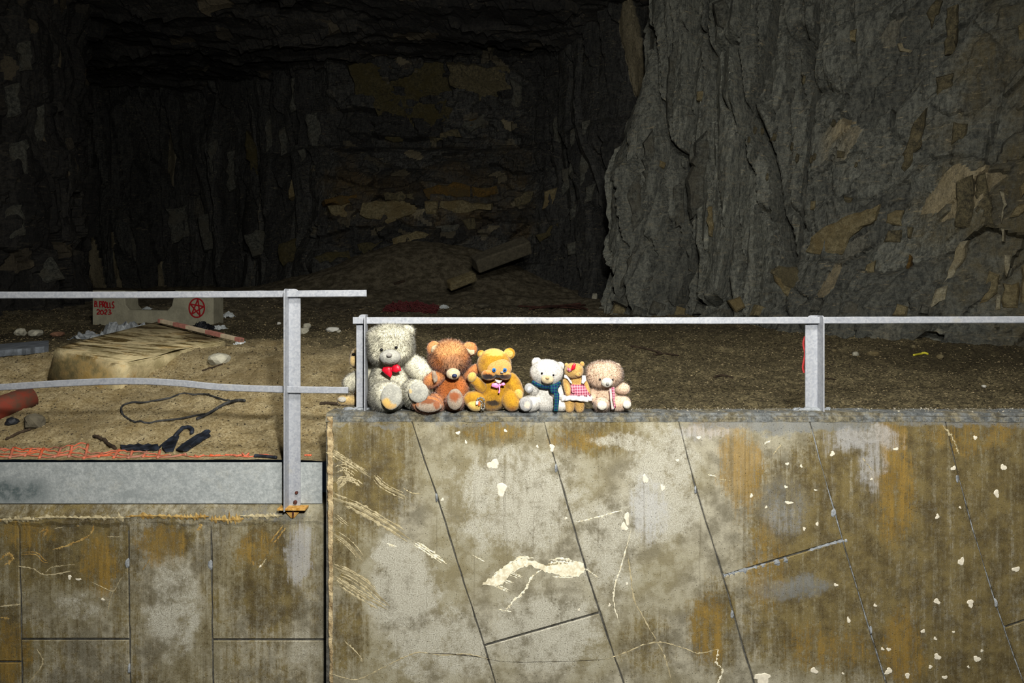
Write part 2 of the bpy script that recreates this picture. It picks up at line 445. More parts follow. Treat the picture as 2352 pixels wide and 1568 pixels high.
M = {}
M['conc'] = concrete_material()
M['rock_r'] = rock_material('slate_rock', c(76, 79, 73), c(146, 147, 133), c(112, 98, 58), c(180, 164, 126), 0.55, 0.94)
M['rock_b'] = rock_material('chamber_rock', c(23, 24, 24), c(86, 86, 80), c(90, 72, 36), c(140, 130, 102), 0.62, 0.90)  # low albedo puts the chamber's darkness into the rock colour
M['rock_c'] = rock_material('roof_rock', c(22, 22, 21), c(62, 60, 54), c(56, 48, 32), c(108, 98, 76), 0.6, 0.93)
M['floor'] = floor_material()
M['galv'] = galv_material()
M['joint'] = simple('joint_grout', c(86, 84, 76), 0.95, var=0.55, scale=25, bump=0.6)
M['mortar'] = simple('grey_mortar', c(140, 144, 146), 0.95, var=0.45, scale=22, bump=0.9, bscale=45)
def coping_material():
    t = NT('grey_cement_coping', .9)
    n = t.noise(5, 6, .75); n2 = t.noise(26, 7, .8); g = t.noise(120, 5, .85)
    k = t.mix(t.mr(n2, .36, .64), c(62, 65, 64), c(116, 119, 117))
    k = t.mix(t.mr(n, .44, .60, 0, .8), k, t.mix(t.mr(n2, .4, .6), c(74, 66, 42), c(128, 118, 88)))
    k = t.mix(t.mr(g, .58, .70, 0, .8), k, c(176, 174, 160))
    t.bump(t.math('ADD', n2, g), .8, .008)
    return t.done(k)
M['coping'] = coping_material()
M['edge'] = simple('worn_corner_concrete', c(190, 172, 132), 0.95, var=0.45, scale=16, bump=1.0, bscale=40, col2=c(122, 100, 66))
M['scrape'] = simple('pale_scrape', c(176, 164, 130), 0.95, var=0.3, scale=40, col2=c(138, 126, 94))
M['scrape_dim'] = simple('dim_scrape', c(148, 137, 106), 0.95, var=0.3, scale=40, col2=c(116, 106, 78))
M['chalk'] = simple('white_scrape', c(226, 220, 196), 0.95, var=0.2, scale=40, col2=c(190, 180, 150))
M['ochre_scrape'] = simple('ochre_scrape', c(170, 144, 88), 0.95, var=0.4, scale=30, col2=c(128, 98, 44))
M['paint'] = simple('white_paint_splash', c(214, 206, 184), 0.85, var=0.2, scale=50)
M['crackdark'] = simple('dark_crack', c(40, 34, 24), 1.0, var=0.3)

# ------------------------------------------------------------------ rock shell of the cave
def smooth_path(pts, it=2):
    p = np.asarray(pts, float)
    for _ in range(it):
        q = [p[0]]
        for a, b in zip(p[:-1], p[1:]): q += [0.8 * a + 0.2 * b, 0.2 * a + 0.8 * b]
        q.append(p[-1]); p = np.array(q)
    return p

def sheet(name, path, z0, z1, du, dv, disp, mat, lean_x=None, lean_d=None):
    p = smooth_path(path)
    s = np.r_[0, np.cumsum(np.hypot(*np.diff(p, axis=0).T))]
    nu = int(s[-1] / du) + 1; nv = int((z1 - z0) / dv) + 1
    uu = np.linspace(0, s[-1], nu)
    X = np.interp(uu, s, p[:, 0]); D = np.interp(uu, s, p[:, 1])
    k = max(3, int(0.35 / du)); ker = np.ones(k) / k
    dX = np.convolve(np.pad(np.gradient(X), k, 'edge'), ker, 'same')[k:-k]; dD = np.convolve(np.pad(np.gradient(D), k, 'edge'), ker, 'same')[k:-k]
    L = np.hypot(dX, dD); NX, ND = dD / L, -dX / L
    zz = np.linspace(z0, z1, nv)
    U, Z = np.meshgrid(uu, zz)
    h, tone, warm, plt = disp(U, Z, np.broadcast_to(X, U.shape), np.broadcast_to(D, U.shape))
    Xg = X + NX * h + (lean_x(Z) if lean_x else 0); Dg = D + ND * h + (lean_d(Z, X) if lean_d else 0)
    V = np.stack([Xg, Dg + CAMY, Z], -1).reshape(-1, 3)
    i = np.arange(nu * nv).reshape(nv, nu)
    Fc = np.stack([i[:-1, :-1], i[:-1, 1:], i[1:, 1:], i[1:, :-1]], -1).reshape(-1, 4)
    o = mk(name, V, Fc, mat, base=(0, 0, 0), attrs={'tone': tone.ravel(), 'warm': warm.ravel(), 'plate': plt.ravel()})
    tag(o, kind='structure')
    return o, V, Fc

def disp_right(U, Z, X, D):
    # tall split plates on the pillar, broad broken faces further right
    w = np.clip((X - 3.1) / 1.2 + 0.5 * fbm(U * .4, Z * .4, 5, 3), 0, 1); w = w * w * (3 - 2 * w)
    a, ta = facet(U, Z, 0.62, 3.6, 0.10, 0.55, 1.05, 11, 0.45, 0.4)
    a2, ta2 = facet(U, Z, 0.24, 1.7, 0.16, 0.20, 0.40, 12, 0.18, 0.45)
    b, tb = facet(U, Z, 1.15, 1.2, -0.45, 0.22, 0.50, 13, 0.05, 0.7)
    b2, tb2 = facet(U, Z, 0.34, 0.5, -0.5, 0.07, 0.14, 14, 0.02, 0.8)
    h = (a + a2) * (1 - w) + (b + b2) * w + 0.35 * fbm(U * .5, Z * .35, 15, 3) + 0.05 * fbm(U * 3.2, Z * 3.2, 16, 4)
    h = h + 0.030 * fbm(U * 11, Z * 7, 18, 3)
    foot = np.clip((1.3 - Z) / 1.3, 0, 1) ** 2
    h = h + 0.30 * foot * w
    tone = ta * 0.92 * (1 - w) + tb2 * w
    warm = 0.06 + 0.62 * np.clip((X - 3.4) / 2.6, 0, 1) + 0.25 * fbm(U * .8, Z * .8, 21, 3)
    plt = (0.18 + 0.45 * ta + 0.55 * ta2) * (1 - w) + (0.5 * tb + 0.3 * tb2) * w
    return h, tone, warm, plt

LZ = np.array([-0.6, 0.2, 0.5, 1.2, 2.46, 4.4, 6.0, 9.0]); LXv = np.array([-0.10, 0.0, 0.06, 0.28, 0.52, 0.80, 1.0, 1.25])
wall_right, VR, FR = sheet('wall_right', [(4.6, 18.6), (2.9, 15.2), (2.05, 13.2), (1.62, 12.2), (2.0, 11.6), (3.0, 10.6), (4.4, 9.35), (6.0, 8.0), (8.6, 6.1), (11.0, 4.6)],
                           -0.5, 8.0, 0.030, 0.032, disp_right, M['rock_r'], lambda z: np.interp(z, LZ, LXv))

def disp_back(U, Z, X, D):
    side = np.clip(np.maximum((-4.4 - X) / 1.2, (X - 0.2) / 1.0), 0, 1)
    a, ta = facet(U, Z, 0.36, 2.2, 0.10, 0.36, 0.5, 31, 0.12, 0.6)
    b, tb = facet(U, Z, 1.2, 0.5, 0.1, 0.30, 0.28, 32, 0.05, 0.7)
    b2, tb2 = facet(U, Z, 0.35, 0.22, 0.2, 0.12, 0.12, 33, 0.02, 0.7)
    h = a * side + (b + b2) * (1 - side) + 0.5 * fbm(U * .4, Z * .4, 34, 3) + 0.06 * fbm(U * 3, Z * 3, 35, 4)
    tone = ta * side + tb2 * (1 - side) * 0.96
    warm = 0.25 + 0.5 * (1 - side) * np.clip(1 - np.abs(Z - 3.6) / 2.5, 0, 1) + 0.3 * fbm(U * .5, Z * 1.2, 36, 3)
    return h, tone, warm, ta * side + tb * (1 - side)
BZ = np.array([-0.6, 1.5, 2.4, 3.2, 3.7, 4.5, 4.7, 6.6, 9.0]); BD = np.array([-1.9, -1.5, -1.1, -0.95, -0.75, -0.1, 0.25, 0.0, -0.6])
wall_back, VB, FB = sheet('wall_back', [(-15, 17.5), (-13, 20.5), (-9.6, 21.0), (-7.4, 19.6), (-5.2, 18.0), (-4.7, 17.7), (0.25, 17.8), (1.2, 16.8), (2.0, 15.5), (2.9, 14.6), (3.8, 14.4)],
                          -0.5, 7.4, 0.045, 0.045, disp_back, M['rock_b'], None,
                          lambda z, x: np.interp(z, BZ, BD) * np.clip(1 - np.abs(x + 2.2) / 5.5, 0, 1) ** 0.5)

def disp_left(U, Z, X, D):
    a, ta = facet(U, Z, 0.5, 1.6, 0.1, 0.30, 0.25, 41, 0.06, 0.6)
    b, tb = facet(U, Z, 0.25, 0.4, -0.3, 0.08, 0.1, 42, 0.02, 0.7)
    h = a + b + 0.4 * fbm(U * .5, Z * .5, 43, 3) + 0.05 * fbm(U * 4, Z * 4, 44, 3)
    return h, tb * 0.97, 0.3 + 0.4 * fbm(U * .6, Z * .6, 45, 3), ta
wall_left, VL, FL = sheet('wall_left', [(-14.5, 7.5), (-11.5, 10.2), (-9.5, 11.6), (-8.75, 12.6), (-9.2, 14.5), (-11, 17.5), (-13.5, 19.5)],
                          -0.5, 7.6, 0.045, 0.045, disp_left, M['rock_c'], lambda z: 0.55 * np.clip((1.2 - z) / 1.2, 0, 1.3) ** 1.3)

def make_ceiling():
    x = np.linspace(-15.5, 11.5, 330); d = np.linspace(3.0, 21.5, 250)
    X, D = np.meshgrid(x, d)
    a, ta = facet(X, D, 2.2, 0.7, 0.1, 0.35, 0.4, 51, 0.05, 0.7)
    b, tb = facet(X, D, 0.6, 0.3, 0.1, 0.12, 0.14, 52, 0.02, 0.7)
    Z = 7.0 + 0.10 * np.clip(16 - D, 0, 9) + a + b + 0.3 * fbm(X * .5, D * .5, 53, 3)
    V = np.stack([X, D + CAMY, Z], -1).reshape(-1, 3)
    i = np.arange(X.size).reshape(X.shape)
    Fc = np.stack([i[:-1, :-1], i[1:, :-1], i[1:, 1:], i[:-1, 1:]], -1).reshape(-1, 4)
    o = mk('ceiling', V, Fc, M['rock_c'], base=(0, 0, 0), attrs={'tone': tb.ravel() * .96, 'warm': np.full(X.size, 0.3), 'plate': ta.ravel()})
    return tag(o, kind='structure')
make_ceiling()

def floor_z(X, D):
    base = -0.30 + 0.077 * (D - 3.7)
    bank = np.minimum(-0.312 + 0.28 * (D - 3.72), 0.13 + 0.012 * (D - 5.4)) + 0.06 * np.exp(-((X + 2.2) / .40) ** 2 - ((D - 5.15) / .30) ** 2) + 0.05 * np.exp(-((X + 1.7) / .35) ** 2 - ((D - 4.75) / .25) ** 2)
    wl = np.clip((-0.55 - X) / 0.9 + 0.25 * np.clip(D - 4.2, 0, 1.2), 0, 1) * np.clip((1.6 - X) / 1.5, 0, 1); wl = wl * wl * (3 - 2 * wl)
    k = 0.04
    hi = np.log(np.exp(np.clip(base / k, -60, 60)) + np.exp(np.clip(bank / k, -60, 60))) * k
    hi = np.minimum(hi, np.maximum(base, bank) + 0.02)
    z = base * (1 - wl) + hi * wl
    z = z + 1.30 * np.exp(-((X + 2.2) / 2.9) ** 2 - ((D - 16.6) / 1.7) ** 2) + 0.28 * np.exp(-((X + 5.2) / 1.2) ** 2 - ((D - 13.0) / 1.0) ** 2)
    near = np.clip((D - 3.74) / 1.5, 0.05, 1); edge = np.clip((D - 3.72) / .15, 0.1, 1)
    z = z + near * (0.10 * fbm(X * .9, D * .9, 61, 3) + 0.05 * fbm(X * 2.6, D * 2.6, 62, 3)) + edge * (0.034 * fbm(X * 9, D * 9, 63, 3) + 0.018 * fbm(X * 34, D * 34, 64, 2))
    # ruts
    z = z + near * 0.03 * np.sin(D * 5.0 + 2.2 * fbm(X * .6, D * .6, 65, 2) + .25 * X)
    return z

def make_floor():
    tt = np.linspace(-1.22, 1.22, 760); d = 3.70 * (21.5 / 3.70) ** np.linspace(0, 1, 520)
    T, D = np.meshgrid(tt, d); X = T * D
    Z = floor_z(X, D)
    V = np.stack([X, D + CAMY, Z], -1).reshape(-1, 3)
    i = np.arange(X.size).reshape(X.shape)
    Fc = np.stack([i[:-1, :-1], i[:-1, 1:], i[1:, 1:], i[1:, :-1]], -1).reshape(-1, 4)
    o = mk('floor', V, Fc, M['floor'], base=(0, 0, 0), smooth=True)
    tag(o, kind='structure')
    return o, V, Fc
floor_o, VF, FF = make_floor()

BV = {k: BVHTree.FromPolygons(v.tolist(), f.tolist()) for k, v, f in (('floor', VF, FF), ('right', VR, FR), ('back', VB, FB), ('left', VL, FL))}
def hit(px, py, on='floor'):
    o = Vector((0, CAMY, CAMZ)); d = (Vector([float(v) for v in P(px, py, 10)]) - o).normalized()
    q, n, i, dist = BV[on].ray_cast(o, d)
    if q is None: return (hit(px, py - 4, on) if on == 'floor' and py > 900 else (np.array(P(px, py, 9.0)), np.array([0, 0, 1.0])))
    return np.array(q), np.array(n)
def fz(x, y):
    return float(floor_z(np.array([float(x)]), np.array([float(y) - CAMY]))[0])

# ------------------------------------------------------------------ concrete walls at the front
def at(px, py, D): return tuple(float(v) for v in P(px, py, D))
wall_front = tag(thing('wall_front', (0.8, 0.0, -2.6), None, None), kind='structure')
wall_low = tag(thing('wall_front_low', (-2.4, 0.16, -2.6), None, None), kind='structure')

def line(pts):
    a = np.array(pts, float)
    def f(y):
        if y < a[0, 1]: return a[0, 0]
        if y > a[-1, 1]:
            s = (a[-1, 0] - a[-2, 0]) / (a[-1, 1] - a[-2, 1]); return a[-1, 0] + s * (y - a[-1, 1])
        return float(np.interp(y, a[:, 1], a[:, 0]))
    f.ys = list(a[:, 1]); return f
JL = [line([(761, 960), (763, 2150)]),
      line([(945, 965), (975, 1060), (1002, 1135), (1050, 1290), (1092, 1420), (1114, 1490), (1137, 1568)]),
      line([(1248, 965), (1268, 1035), (1287, 1100), (1312, 1190), (1350, 1320), (1379, 1410), (1405, 1490), (1432, 1568)]),
      line([(1558, 965), (1595, 1110), (1622, 1200), (1662, 1325), (1688, 1420), (1732, 1568)]),
      line([(1860, 965), (1882, 1050), (1916, 1170), (1945, 1270), (1990, 1420), (2036, 1568)]),
      line([(2172, 965), (2202, 1090), (2237, 1220), (2290, 1390), (2312, 1455), (2352, 1568)]),
      line([(2480, 965), (2512, 1090), (2600, 1390), (2662, 1568)]),
      line([(3000, 960), (3001, 2150)])]
CROSS = {1: [((0, 1482), (1, 1407))], 3: [((0, 1322), (1, 1240))], 5: [((0, 1440), (1, 1345))], 0: [((0, 1760), (1, 1730))], 2: [((0, 1650), (1, 1580))], 4: [((0, 1700), (1, 1620))]}

def panel(fl, fr, yt0, yt1, yb0, yb1, gap, D, parent, depth=0.02, jit=0.0):
    ys = lambda f, a, b: [a] + [y for y in f.ys if a + 6 < y < b - 6] + [b]
    def dense(f, a, b, sgn):
        out = []
        for y0, y1 in zip(ys(f, a, b)[:-1], ys(f, a, b)[1:]):
            m = max(1, int((y1 - y0) / 26))
            for k in range(m):
                y = y0 + (y1 - y0) * k / m
                gy = gap * (0.35 + 0.65 * min(1.0, max(0.0, (y - 970) / 180.0))) if D < 3.6 else gap
                out.append((f(y) + sgn * gy + rng.normal(0, jit), y))
        out.append((f(b) + sgn * gap, b))
        return out
    L = dense(fl, yt0, yb0, 1); R = dense(fr, yt1, yb1, -1)
    poly = L + R[::-1]
    front = [at(x, y, D) for x, y in poly]
    back = [(p[0], p[1] + depth, p[2]) for p in front]
    V, Fc = prism(front, back, 0.0035, 1)
    return mk('concrete_panel', V, Fc, M['conc'], parent)

for i in range(7):
    cr = CROSS.get(i, [])
    tops = [(966, 966)]; bots = []
    for (a, b) in cr:
        bots.append((a[1] - 2.2, b[1] - 2.2)); tops.append((a[1] + 2.2, b[1] + 2.2))
    bots.append((2150, 2150))
    for (t0, t1), (b0, b1) in zip(tops, bots):
        panel(JL[i], JL[i + 1], t0, t1, b0, b1, 1.7, 3.5, wall_front, jit=0.6)
# backing wall behind the joints
V, Fc = box(float(P(748, 0, 3.5)[0]), float(P(3000, 0, 3.5)[0]), 0.009, 0.165, -2.6, -0.012)
mk('wall_core', V, Fc, M['joint'], wall_front)

# coping: a cement cap with a sloping front lip, uneven along its length
def extrude_x(prof_fn, xs):
    V = []; Fc = []; n = None
    for x in xs:
        pr = prof_fn(x); n = len(pr)
        V += [(x, y, z) for y, z in pr]
    for i in range(len(xs) - 1):
        for k in range(n):
            k2 = (k + 1) % n
            Fc.append([i * n + k, (i + 1) * n + k, (i + 1) * n + k2, i * n + k2])
    Fc += [list(range(n)), [(len(xs) - 1) * n + k for k in range(n)][::-1]]
    return V, Fc
def cop(x):
    w = lambda s, a: a * float(fbm(np.array([x * 14.0]), np.array([s * 3.1]), s, 3)[0])
    return [(-0.002 + w(1, .003), -0.041 + w(2, .005)), (0.004 + w(3, .004), -0.022 + w(4, .006)), (0.022 + w(5, .012), 0.0 + w(6, .006)), (0.07, 0.0 + w(7, .006)), (0.12, 0.001 + w(8, .006)), (0.168 + w(9, .01), -0.002 + w(10, .010)), (0.17, -0.30), (0.02, -0.30), (0.02, -0.05)]
V, Fc = extrude_x(cop, np.linspace(float(P(742, 0, 3.5)[0]) + .012, float(P(3000, 0, 3.5)[0]), 520))
mk('coping', V, Fc, M['coping'], wall_front)
# deep plinth at the left end, under the bears
def plinth():
    x0 = float(P(747, 0, 3.5)[0]); x1 = -0.16
    top = [(x0 + .010, .02), (x0 + .045, .20), (x0 + .085, .40), (x1, .40), (x1, .02)]
    bm = bmesh.new()
    a = [bm.verts.new((x, y, 0.004)) for x, y in top]; b = [bm.verts.new((x - (.012 if k < 3 else 0), y, -0.7)) for k, (x, y) in enumerate(top)]
    bm.faces.new(a); bm.faces.new(b[::-1])
    for i in range(5): bm.faces.new((a[i], b[i], b[(i + 1) % 5], a[(i + 1) % 5]))
    bmesh.ops.recalc_face_normals(bm, faces=bm.faces[:])
    bmesh.ops.bevel(bm, geom=[e for e in bm.edges if all(v in a for v in e.verts)], offset=0.012, segments=2, affect='EDGES')
    return bm_out(bm)
V, Fc = plinth()
mk('plinth', V, Fc, M['coping'], wall_front)
# chipped corner edge of the tall wall
def corner_edge():
    ys = np.linspace(957, 2150, 180); V = []; Fc = []
    for i, y in enumerate(ys):
        j = fbm(np.array([y * .05]), np.array([.3]), 71, 3)[0]; j2 = fbm(np.array([y * .11]), np.array([.7]), 72, 3)[0]
        z = float(P(0, y, 3.5)[2])
        xa = float(P(748 + (y - 960) * .012 + 4 * j, 0, 3.5)[0]); xb = float(P(764.5 + 4 * j2, 0, 3.5)[0])
        V += [(xa + .001, 0.20, z), (xa, 0.008 + .004 * j2, z), (xa + .006, 0.0 + .003 * j, z), (xb, -0.003, z), (xb, 0.20, z)]
    for i in range(len(ys) - 1):
        for k in range(5):
            k2 = (k + 1) % 5
            Fc.append([i * 5 + k, i * 5 + k2, (i + 1) * 5 + k2, (i + 1) * 5 + k])
    Fc += [[0, 1, 2, 3, 4][::-1], [(len(ys) - 1) * 5 + k for k in range(5)]]
    return V, Fc
V, Fc = corner_edge()
mk('corner_edge', V, Fc, M['edge'], wall_front)

# low wall on the left
DL = 3.66
LJ = [line([(-420, 1190), (-420, 2150)]), line([(-180, 1190), (-180, 2150)]), line([(43, 1190), (47, 1400), (50, 1568)]), line([(294, 1190), (296, 1400), (299, 1568)]), line([(484, 1190), (486, 1400), (489, 1568)]), line([(775, 1190), (775, 2150)])]
LC = {0: [1470], 1: [1520], 2: [1468], 3: [1640], 4: [1469]}
for i in range(5):
    tops = [1193] + [y + 2.5 for y in LC[i]]; bots = [y - 2.5 for y in LC[i]] + [2150]
    for t0, b0 in zip(tops, bots):
        panel(LJ[i], LJ[i + 1], t0, t0, b0, b0, 1.8, DL, wall_low, jit=0.6)
V, Fc = box(float(P(-420, 0, DL)[0]), float(P(776, 0, DL)[0]), 0.169, 0.40, -2.6, -0.60)
mk('wall_core', V, Fc, M['joint'], wall_low)
def lip(x):
    w = lambda s, a: a * float(fbm(np.array([x * 11.0]), np.array([s * 3.1]), s + 20, 4)[0])
    return [(0.156 + w(1, .006), -0.606 + w(2, .024)), (0.158 + w(3, .008), -0.578 + w(4, .010)), (0.185 + w(5, .012), -0.533 + w(6, .008)), (0.20, -0.520 + w(7, .006)), (0.42, -0.520), (0.42, -0.70), (0.18, -0.70)]
V, Fc = extrude_x(lip, np.linspace(float(P(-420, 0, DL)[0]), float(P(750, 0, DL)[0]) - .006, 380))
mk('wall_lip', V, Fc, M['conc'], wall_low)

# marks left on the concrete: scrapes, splashes, cracks, mortar seams
def ribbon(name, pts, width, mat, parent, D, n=1, spread=0.0, rag=0.5, taper=True, lift=0.0012, seed=None):
    """thin raised smear following the points; n strands side by side"""
    pts = spline(np.array([(x, y, 0) for x, y in pts], float), max(8, 8 * len(pts)))[:, :2]
    T = np.gradient(pts, axis=0); T /= np.linalg.norm(T, axis=1)[:, None] + 1e-9
    N = np.stack([-T[:, 1], T[:, 0]], 1)
    parts = []
    for s in range(n):
        off = (s - (n - 1) / 2) * spread + (rng.normal(0, spread * .3) if n > 1 else 0)
        m = len(pts); a = 0; b = m
        if n > 1: a = int(rng.uniform(0, .25) * m); b = int(rng.uniform(.7, 1.0) * m)
        if b - a < 4: a, b = 0, m
        V = []; Fc = []
        for i in range(a, b):
            t = (i - a) / max(1, b - a - 1)
            tp = (min(1, t * 6 + .15) * min(1, (1 - t) * 6 + .15)) if taper else 1
            w0 = width * tp * max(.12, 1 + rag * rng.normal()) / 2; w1 = width * tp * max(.12, 1 + rag * rng.normal()) / 2
            q0 = pts[i] + N[i] * (off - w0); q1 = pts[i] + N[i] * (off + w1)
            mid = pts[i] + N[i] * off
            for q, lf in ((q0, -0.0015), (mid, lift), (q1, -0.0015)):
                p = P(q[0], q[1], D); p[1] -= lf; V.append(p)
        k = len(V) // 3
        for i in range(k - 1):
            for e in (0, 1): Fc.append([3 * i + e, 3 * i + e + 1, 3 * i + e + 4, 3 * i + e + 3])
        parts.append((V, Fc))
    V, Fc = join(parts)
    return mk(name, V, Fc, mat, parent)

def splash(px, py, rx, ry, parent, D, mat=None, name='paint_splash', rag=0.42):
    n = 18; V = []; Fc = []
    ph = rng.uniform(0, 9)
    for k in range(n):
        a = 2 * math.pi * k / n
        r = 1 + rag * (math.sin(2 * a + ph) * .5 + math.sin(3 * a + 2 * ph) * .45 + math.sin(7 * a + ph) * .12 + rng.normal() * .12)
        p = P(px + rx * r * math.cos(a), py + ry * r * math.sin(a), D); p[1] += .0012; V.append(p)
    for k in range(n):
        p = np.array(V[k]); cc = P(px, py, D); q = cc + (p - cc) * .8; q[1] = D + CAMY - .0018; V.append(q)
    V.append(P(px, py, D) - np.array([0, .0022, 0]))
    for k in range(n):
        k2 = (k + 1) % n
        Fc += [[k, k2, n + k2, n + k], [n + k, n + k2, 2 * n]]
    return mk(name, V, Fc, mat or M['paint'], parent)

SCR = [  # points, strand width, strands, spread, material
    ([(752, 1034), (800, 1062), (850, 1096)], 5, 3, 6, 'scrape'), ([(764, 1080), (790, 1072), (815, 1085), (835, 1110)], 5, 2, 7, 'scrape'),
    ([(760, 1118), (790, 1100), (825, 1112), (838, 1132)], 6, 2, 6, 'scrape'), ([(770, 1060), (800, 1090), (790, 1110), (770, 1130)], 5, 2, 6, 'scrape'), ([(756, 1140), (820, 1165), (890, 1205), (945, 1240)], 7, 4, 6, 'scrape'),
    ([(950, 1246), (985, 1268), (1034, 1302)], 6, 2, 5, 'chalk'), ([(765, 1180), (803, 1210)], 3, 2, 4, 'scrape'), ([(765, 1225), (800, 1250), (832, 1288)], 3, 3, 8, 'scrape'),
    ([(765, 1300), (830, 1335), (895, 1392)], 6, 3, 8, 'scrape'), ([(768, 1325), (820, 1360), (890, 1400)], 6, 3, 7, 'scrape'), ([(858, 1092), (885, 1118), (938, 1144)], 4, 3, 5, 'scrape'),
    ([(925, 1120), (945, 1132), (966, 1134)], 4, 1, 0, 'scrape'), ([(888, 1248), (912, 1256)], 7, 1, 0, 'chalk'), ([(1085, 1274), (1113, 1290)], 4, 1, 0, 'chalk'), ([(790, 1470), (825, 1505), (832, 1520)], 5, 1, 0, 'scrape'),
    ([(1108, 1340), (1150, 1312), (1200, 1284), (1250, 1290)], 9, 2, 6, 'chalk'), ([(1120, 1335), (1170, 1358)], 3, 2, 4, 'chalk'), ([(1135, 1322), (1190, 1345)], 3, 2, 4, 'chalk'), ([(1158, 1310), (1205, 1330)], 3, 2, 4, 'chalk'),
    ([(1245, 1302), (1290, 1294), (1338, 1308)], 9, 4, 6, 'chalk'), ([(1262, 1316), (1300, 1320), (1340, 1312)], 6, 2, 5, 'chalk'), ([(1345, 1306), (1374, 1326)], 4, 1, 0, 'chalk'), ([(1248, 1304), (1220, 1328), (1205, 1355), (1172, 1388), (1160, 1402)], 7, 1, 0, 'chalk'), ([(1145, 1399), (1175, 1405)], 4, 1, 0, 'chalk'),
    ([(1322, 1199), (1370, 1188), (1428, 1172)], 5, 1, 0, 'chalk'), ([(1450, 1215), (1438, 1260), (1424, 1310), (1412, 1345), (1410, 1385), (1422, 1430)], 4.5, 1, 0, 'chalk'), ([(1440, 1262), (1450, 1330), (1458, 1380), (1490, 1440), (1525, 1505), (1545, 1575)], 4.5, 1, 0, 'scrape'),
    ([(757, 1546), (790, 1556), (822, 1560), (870, 1538), (915, 1515), (962, 1498), (1010, 1504), (1072, 1502), (1120, 1512)], 5, 1, 0, 'scrape'),
    ([(1390, 1515), (1440, 1497), (1480, 1480), (1520, 1475), (1570, 1488), (1605, 1500), (1650, 1490)], 4.5, 1, 0, 'scrape'), ([(1650, 1490), (1646, 1520), (1660, 1540), (1645, 1575)], 7, 1, 0, 'chalk'),
    ([(1755, 1020), (1770, 1012)], 5, 1, 0, 'chalk'), ([(1775, 1045), (1795, 1020)], 4, 1, 0, 'scrape'), ([(1625, 1090), (1645, 1094)], 4, 1, 0, 'chalk'), ([(1650, 1100), (1678, 1104)], 4, 1, 0, 'scrape'), ([(2165, 975), (2190, 1010), (2203, 1045)], 5, 1, 0, 'scrape'), ([(1980, 1050), (2005, 1082)], 4, 1, 0, 'scrape'),
]
for pts, w, n, sp, m in SCR:
    if n > 1: n, sp = n + 1, sp * .8
    if n > 3: ribbon('scrape_mark', pts, sp * n * .8, M['scrape_dim'], wall_front, 3.5, 1, 0, rag=.22, lift=.0006)
    ribbon('scrape_mark', pts, w * 1.15, M[m], wall_front, 3.5, n, sp, rag=.75)
def smear(poly, parent, D, mat):
    pl = np.array(poly, float); out = []
    for a, b in zip(pl, np.roll(pl, -1, 0)):
        m = max(1, int(np.hypot(*(b - a)) / 5)); out += [a + (b - a) * k / m + rng.normal(0, 1.6, 2) for k in range(m)]
    fr = [at(x, y, D - .0016) for x, y in out]; bk = [at(x, y, D + .002) for x, y in out]
    return mk('scrape_mark', *prism(fr, bk), mat, parent)
smear([(1107, 1342), (1150, 1312), (1196, 1284), (1222, 1288), (1262, 1300), (1330, 1288), (1346, 1306), (1330, 1324), (1290, 1322), (1250, 1312), (1215, 1296), (1190, 1306), (1160, 1330), (1150, 1345)], wall_front, 3.5, M['chalk'])
ribbon('crack', [(1100, 1507), (1130, 1515), (1180, 1520), (1280, 1519), (1350, 1516), (1400, 1513)], 3.2, M['crackdark'], wall_front, 3.5, lift=.0006)
ribbon('crack', [(980, 1500), (1050, 1503), (1105, 1509)], 1.6, M['crackdark'], wall_front, 3.4985, lift=.0006)
SCL = [([(122, 1214), (170, 1205), (215, 1196)], 4, 1, 0), ([(218, 1192), (208, 1225), (185, 1240), (150, 1254), (120, 1262)], 8, 1, 0), ([(155, 1203), (182, 1208)], 8, 1, 0), ([(90, 1222), (108, 1216), (100, 1232)], 9, 1, 0), ([(245, 1232), (280, 1233)], 4, 1, 0),
       ([(0, 1285), (18, 1272), (30, 1282), (10, 1298)], 14, 1, 0), ([(44, 1272), (82, 1272), (104, 1290), (140, 1284)], 5, 2, 4), ([(42, 1300), (76, 1306), (104, 1320), (170, 1311)], 6, 1, 0), ([(104, 1314), (122, 1302), (172, 1296)], 5, 1, 0), ([(210, 1336), (235, 1348), (260, 1357), (272, 1338), (280, 1325)], 4, 1, 0), ([(260, 1357), (252, 1380), (248, 1402)], 4, 1, 0),
       ([(0, 1392), (46, 1388)], 7, 1, 0), ([(0, 1418), (22, 1420)], 8, 1, 0), ([(85, 1490), (98, 1520), (80, 1550), (62, 1572)], 7, 1, 0), ([(655, 1206), (636, 1230), (618, 1254)], 6, 2, 5), ([(612, 1282), (598, 1302)], 6, 1, 0), ([(580, 1288), (582, 1298)], 7, 1, 0), ([(346, 1282), (326, 1310)], 3, 1, 0), ([(452, 1200), (462, 1206), (452, 1218)], 11, 1, 0)]
for pts, w, n, sp in SCL:
    ribbon('scrape_mark', pts, w, M['scrape' if rng.random() < .5 else 'ochre_scrape'], wall_low, DL, n, sp)
for x0, x1, y, w in [(0, 90, 1194, 9), (80, 200, 1190, 8), (190, 300, 1188, 10), (290, 420, 1186, 8), (400, 480, 1186, 9), (480, 560, 1192, 15), (550, 650, 1184, 8), (-200, 10, 1194, 10)]:
    ribbon('broken_edge', [(x0, y), ((x0 + x1) / 2, y - 3 + 5 * rng.random()), (x1, y)], w, M['ochre_scrape'] if rng.random() < .6 else M['scrape'], wall_low, DL - .006, rag=0.7, lift=.004)
